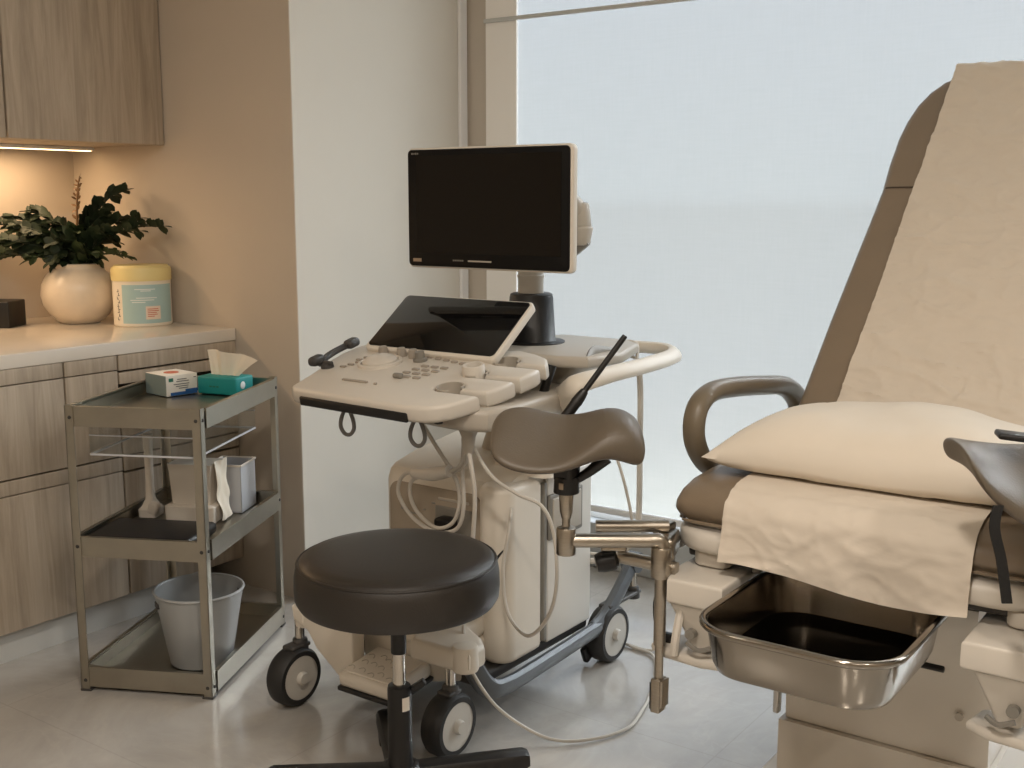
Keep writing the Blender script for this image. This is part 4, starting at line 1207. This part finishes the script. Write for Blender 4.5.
# pillow: two-sided grid, pinched corners
PX0, PX1, PY0, PY1 = -.957, -.335, 1.990, 2.42
def pil(u, v, sg):
    a, c_ = 2 * u - 1, 2 * v - 1
    pinch = 1 - .07 * (1 - abs(a) ** 2.2) * 1 if False else 1
    x = (PX0 + PX1) / 2 + (PX1 - PX0) / 2 * a * (1 - .05 * (1 - abs(c_) ** 2))
    y = (PY0 + PY1) / 2 + (PY1 - PY0) / 2 * c_ * (1 - .06 * (1 - abs(a) ** 2))
    e = (1 - abs(a) ** 2.8) ** .5 * (1 - abs(c_) ** 3) ** .5 if abs(a) < 1 and abs(c_) < 1 else 0
    edge = .778 + .010 * (abs(a * c_)) ** 2 + .004 * math.sin(a * 6 + c_ * 2)
    if sg > 0:
        z = edge + .104 * e + .006 * e * (nz(x * 7, y * 9, .5)) + .004 * e * nz(x * 18, y * 14, 4)
    else:
        z = max(edge - .05 * e, .7625)
    return Vector((x, y, z))
b = B()
NU, NV = 56, 44
g = {}
for sg in (1, -1):
    for i in range(NU + 1):
        for j in range(NV + 1):
            if sg < 0 and (i in (0, NU) or j in (0, NV)): g[(sg, i, j)] = g[(1, i, j)]
            else: g[(sg, i, j)] = b.bm.verts.new(pil(i / NU, j / NV, sg))
    for i in range(NU):
        for j in range(NV):
            q = [g[(sg, i, j)], g[(sg, i + 1, j)], g[(sg, i + 1, j + 1)], g[(sg, i, j + 1)]]
            b.bm.faces.new(q if sg > 0 else q[::-1])
tag(b.obj('pillow', 'pillow', origin=(-.645, 2.2, .7625), sharp=70), 'plump cream pillow lying on the seat of the examination chair', 'pillow')

# steel pan under the seat front
pn = thing('basin', 'deep stainless steel basin slid under the front of the chair seat', 'basin', (AX, 1.80, .485))
cyp = 1.826
def rr_(hx, hy, r, z): return [(x, y, z) for x, y in rrect(AX + .007, cyp, hx, hy, r, 9)]
b = B()
b.rings([rr_(.11, .13, .05, .494), rr_(.138, .155, .06, .494), rr_(.146, .167, .065, .500), rr_(.152, .173, .068, .514), rr_(.163, .186, .08, .583), rr_(.161, .184, .078, .583), rr_(.149, .170, .066, .512), rr_(.13, .146, .055, .500), rr_(.11, .13, .05, .499)])
part(b, 'bowl', 'pan', pn)
b = B(); b.tube([(x, y, .583) for x, y in rrect(AX + .007, cyp, .168, .192, .085, 9)], .0068, 10, 0, True)
part(b, 'rim', 'pan', pn)
for s_ in (-1, 1): part(B().box((AX + .007 + s_ * .172, 2.03, .5965), (.016, .20, .010), .003), 'basin_rail', 'mid', ec)


# ------------------------------------------------------------------ light
w = bpy.data.worlds.new('world'); SC.world = w
w.use_nodes = True
nt = w.node_tree
bg = nt.nodes['Background']
tc = nt.nodes.new('ShaderNodeTexCoord')
sx = nt.nodes.new('ShaderNodeSeparateXYZ')
nt.links.new(tc.outputs['Generated'], sx.inputs[0])
rp = nt.nodes.new('ShaderNodeValToRGB')
mr = nt.nodes.new('ShaderNodeMapRange'); mr.inputs['From Min'].default_value = -1; mr.inputs['From Max'].default_value = 1
nt.links.new(sx.outputs['Z'], mr.inputs['Value'])
e = rp.color_ramp.elements
e[0].position = 0; e[0].color = (1, 1, .95, 1)
e[1].position = 1; e[1].color = (.50, .60, .85, 1)
for p_, c_ in ((.36, (1.6, 1.65, 1.5, 1)), (.40, (.85, .88, .85, 1)), (.43, (.66, .71, .72, 1)), (.4985, (.565, .615, .625, 1)), (.5005, (.70, .79, .83, 1)), (.58, (.66, .75, .86, 1))):
    x = e.new(p_); x.color = c_
nt.links.new(mr.outputs['Result'], rp.inputs['Fac'])
nt.links.new(rp.outputs['Color'], bg.inputs['Color'])
bg.inputs['Strength'].default_value = 1.38

def area(name, loc, size, power, col, rot=(0, 0, 0), sy=None, spread=180):
    l = bpy.data.lights.new(name, 'AREA')
    l.energy = power; l.color = col; l.size = size; l.spread = R(spread)
    if sy: l.shape = 'RECTANGLE'; l.size_y = sy
    else: l.shape = 'DISK'
    o = bpy.data.objects.new(name, l); COL.objects.link(o)
    o.location = loc; o.rotation_euler = rot
    return o
WARM = (1, .90, .79)
area('under_cabinet_lamp', (-3.55, 1.76, 1.445), .02, 6.2, (1, .68, .40), sy=1.1)
for x, y, p_ in ((-.5, .6, 26), (1.0, .6, 20), (-.5, -1.0, 20), (1.0, -1.0, 16), (-2.2, -.6, 8)):
    area('downlight', (x, y, ZC - .01), .25, p_, WARM)

sl = bpy.data.lights.new('daylight', 'SUN'); sl.energy = 11.5; sl.angle = R(50); sl.color = (.93, .97, 1)
so = bpy.data.objects.new('daylight', sl); COL.objects.link(so)
so.rotation_euler = Vector((-.30, -.78, -.55)).to_track_quat('-Z', 'Y').to_euler()

SC.view_settings.view_transform = 'Standard'
SC.view_settings.look = 'None'
SC.view_settings.exposure = 0
SC.view_settings.gamma = 1
SC.view_settings.use_curve_mapping = False
try:
    SC.cycles.use_denoising = True
    SC.cycles.max_bounces = 10
    SC.cycles.diffuse_bounces = 5
    SC.cycles.transparent_max_bounces = 12
    SC.cycles.caustics_reflective = False
    SC.cycles.caustics_refractive = False
except Exception:
    pass
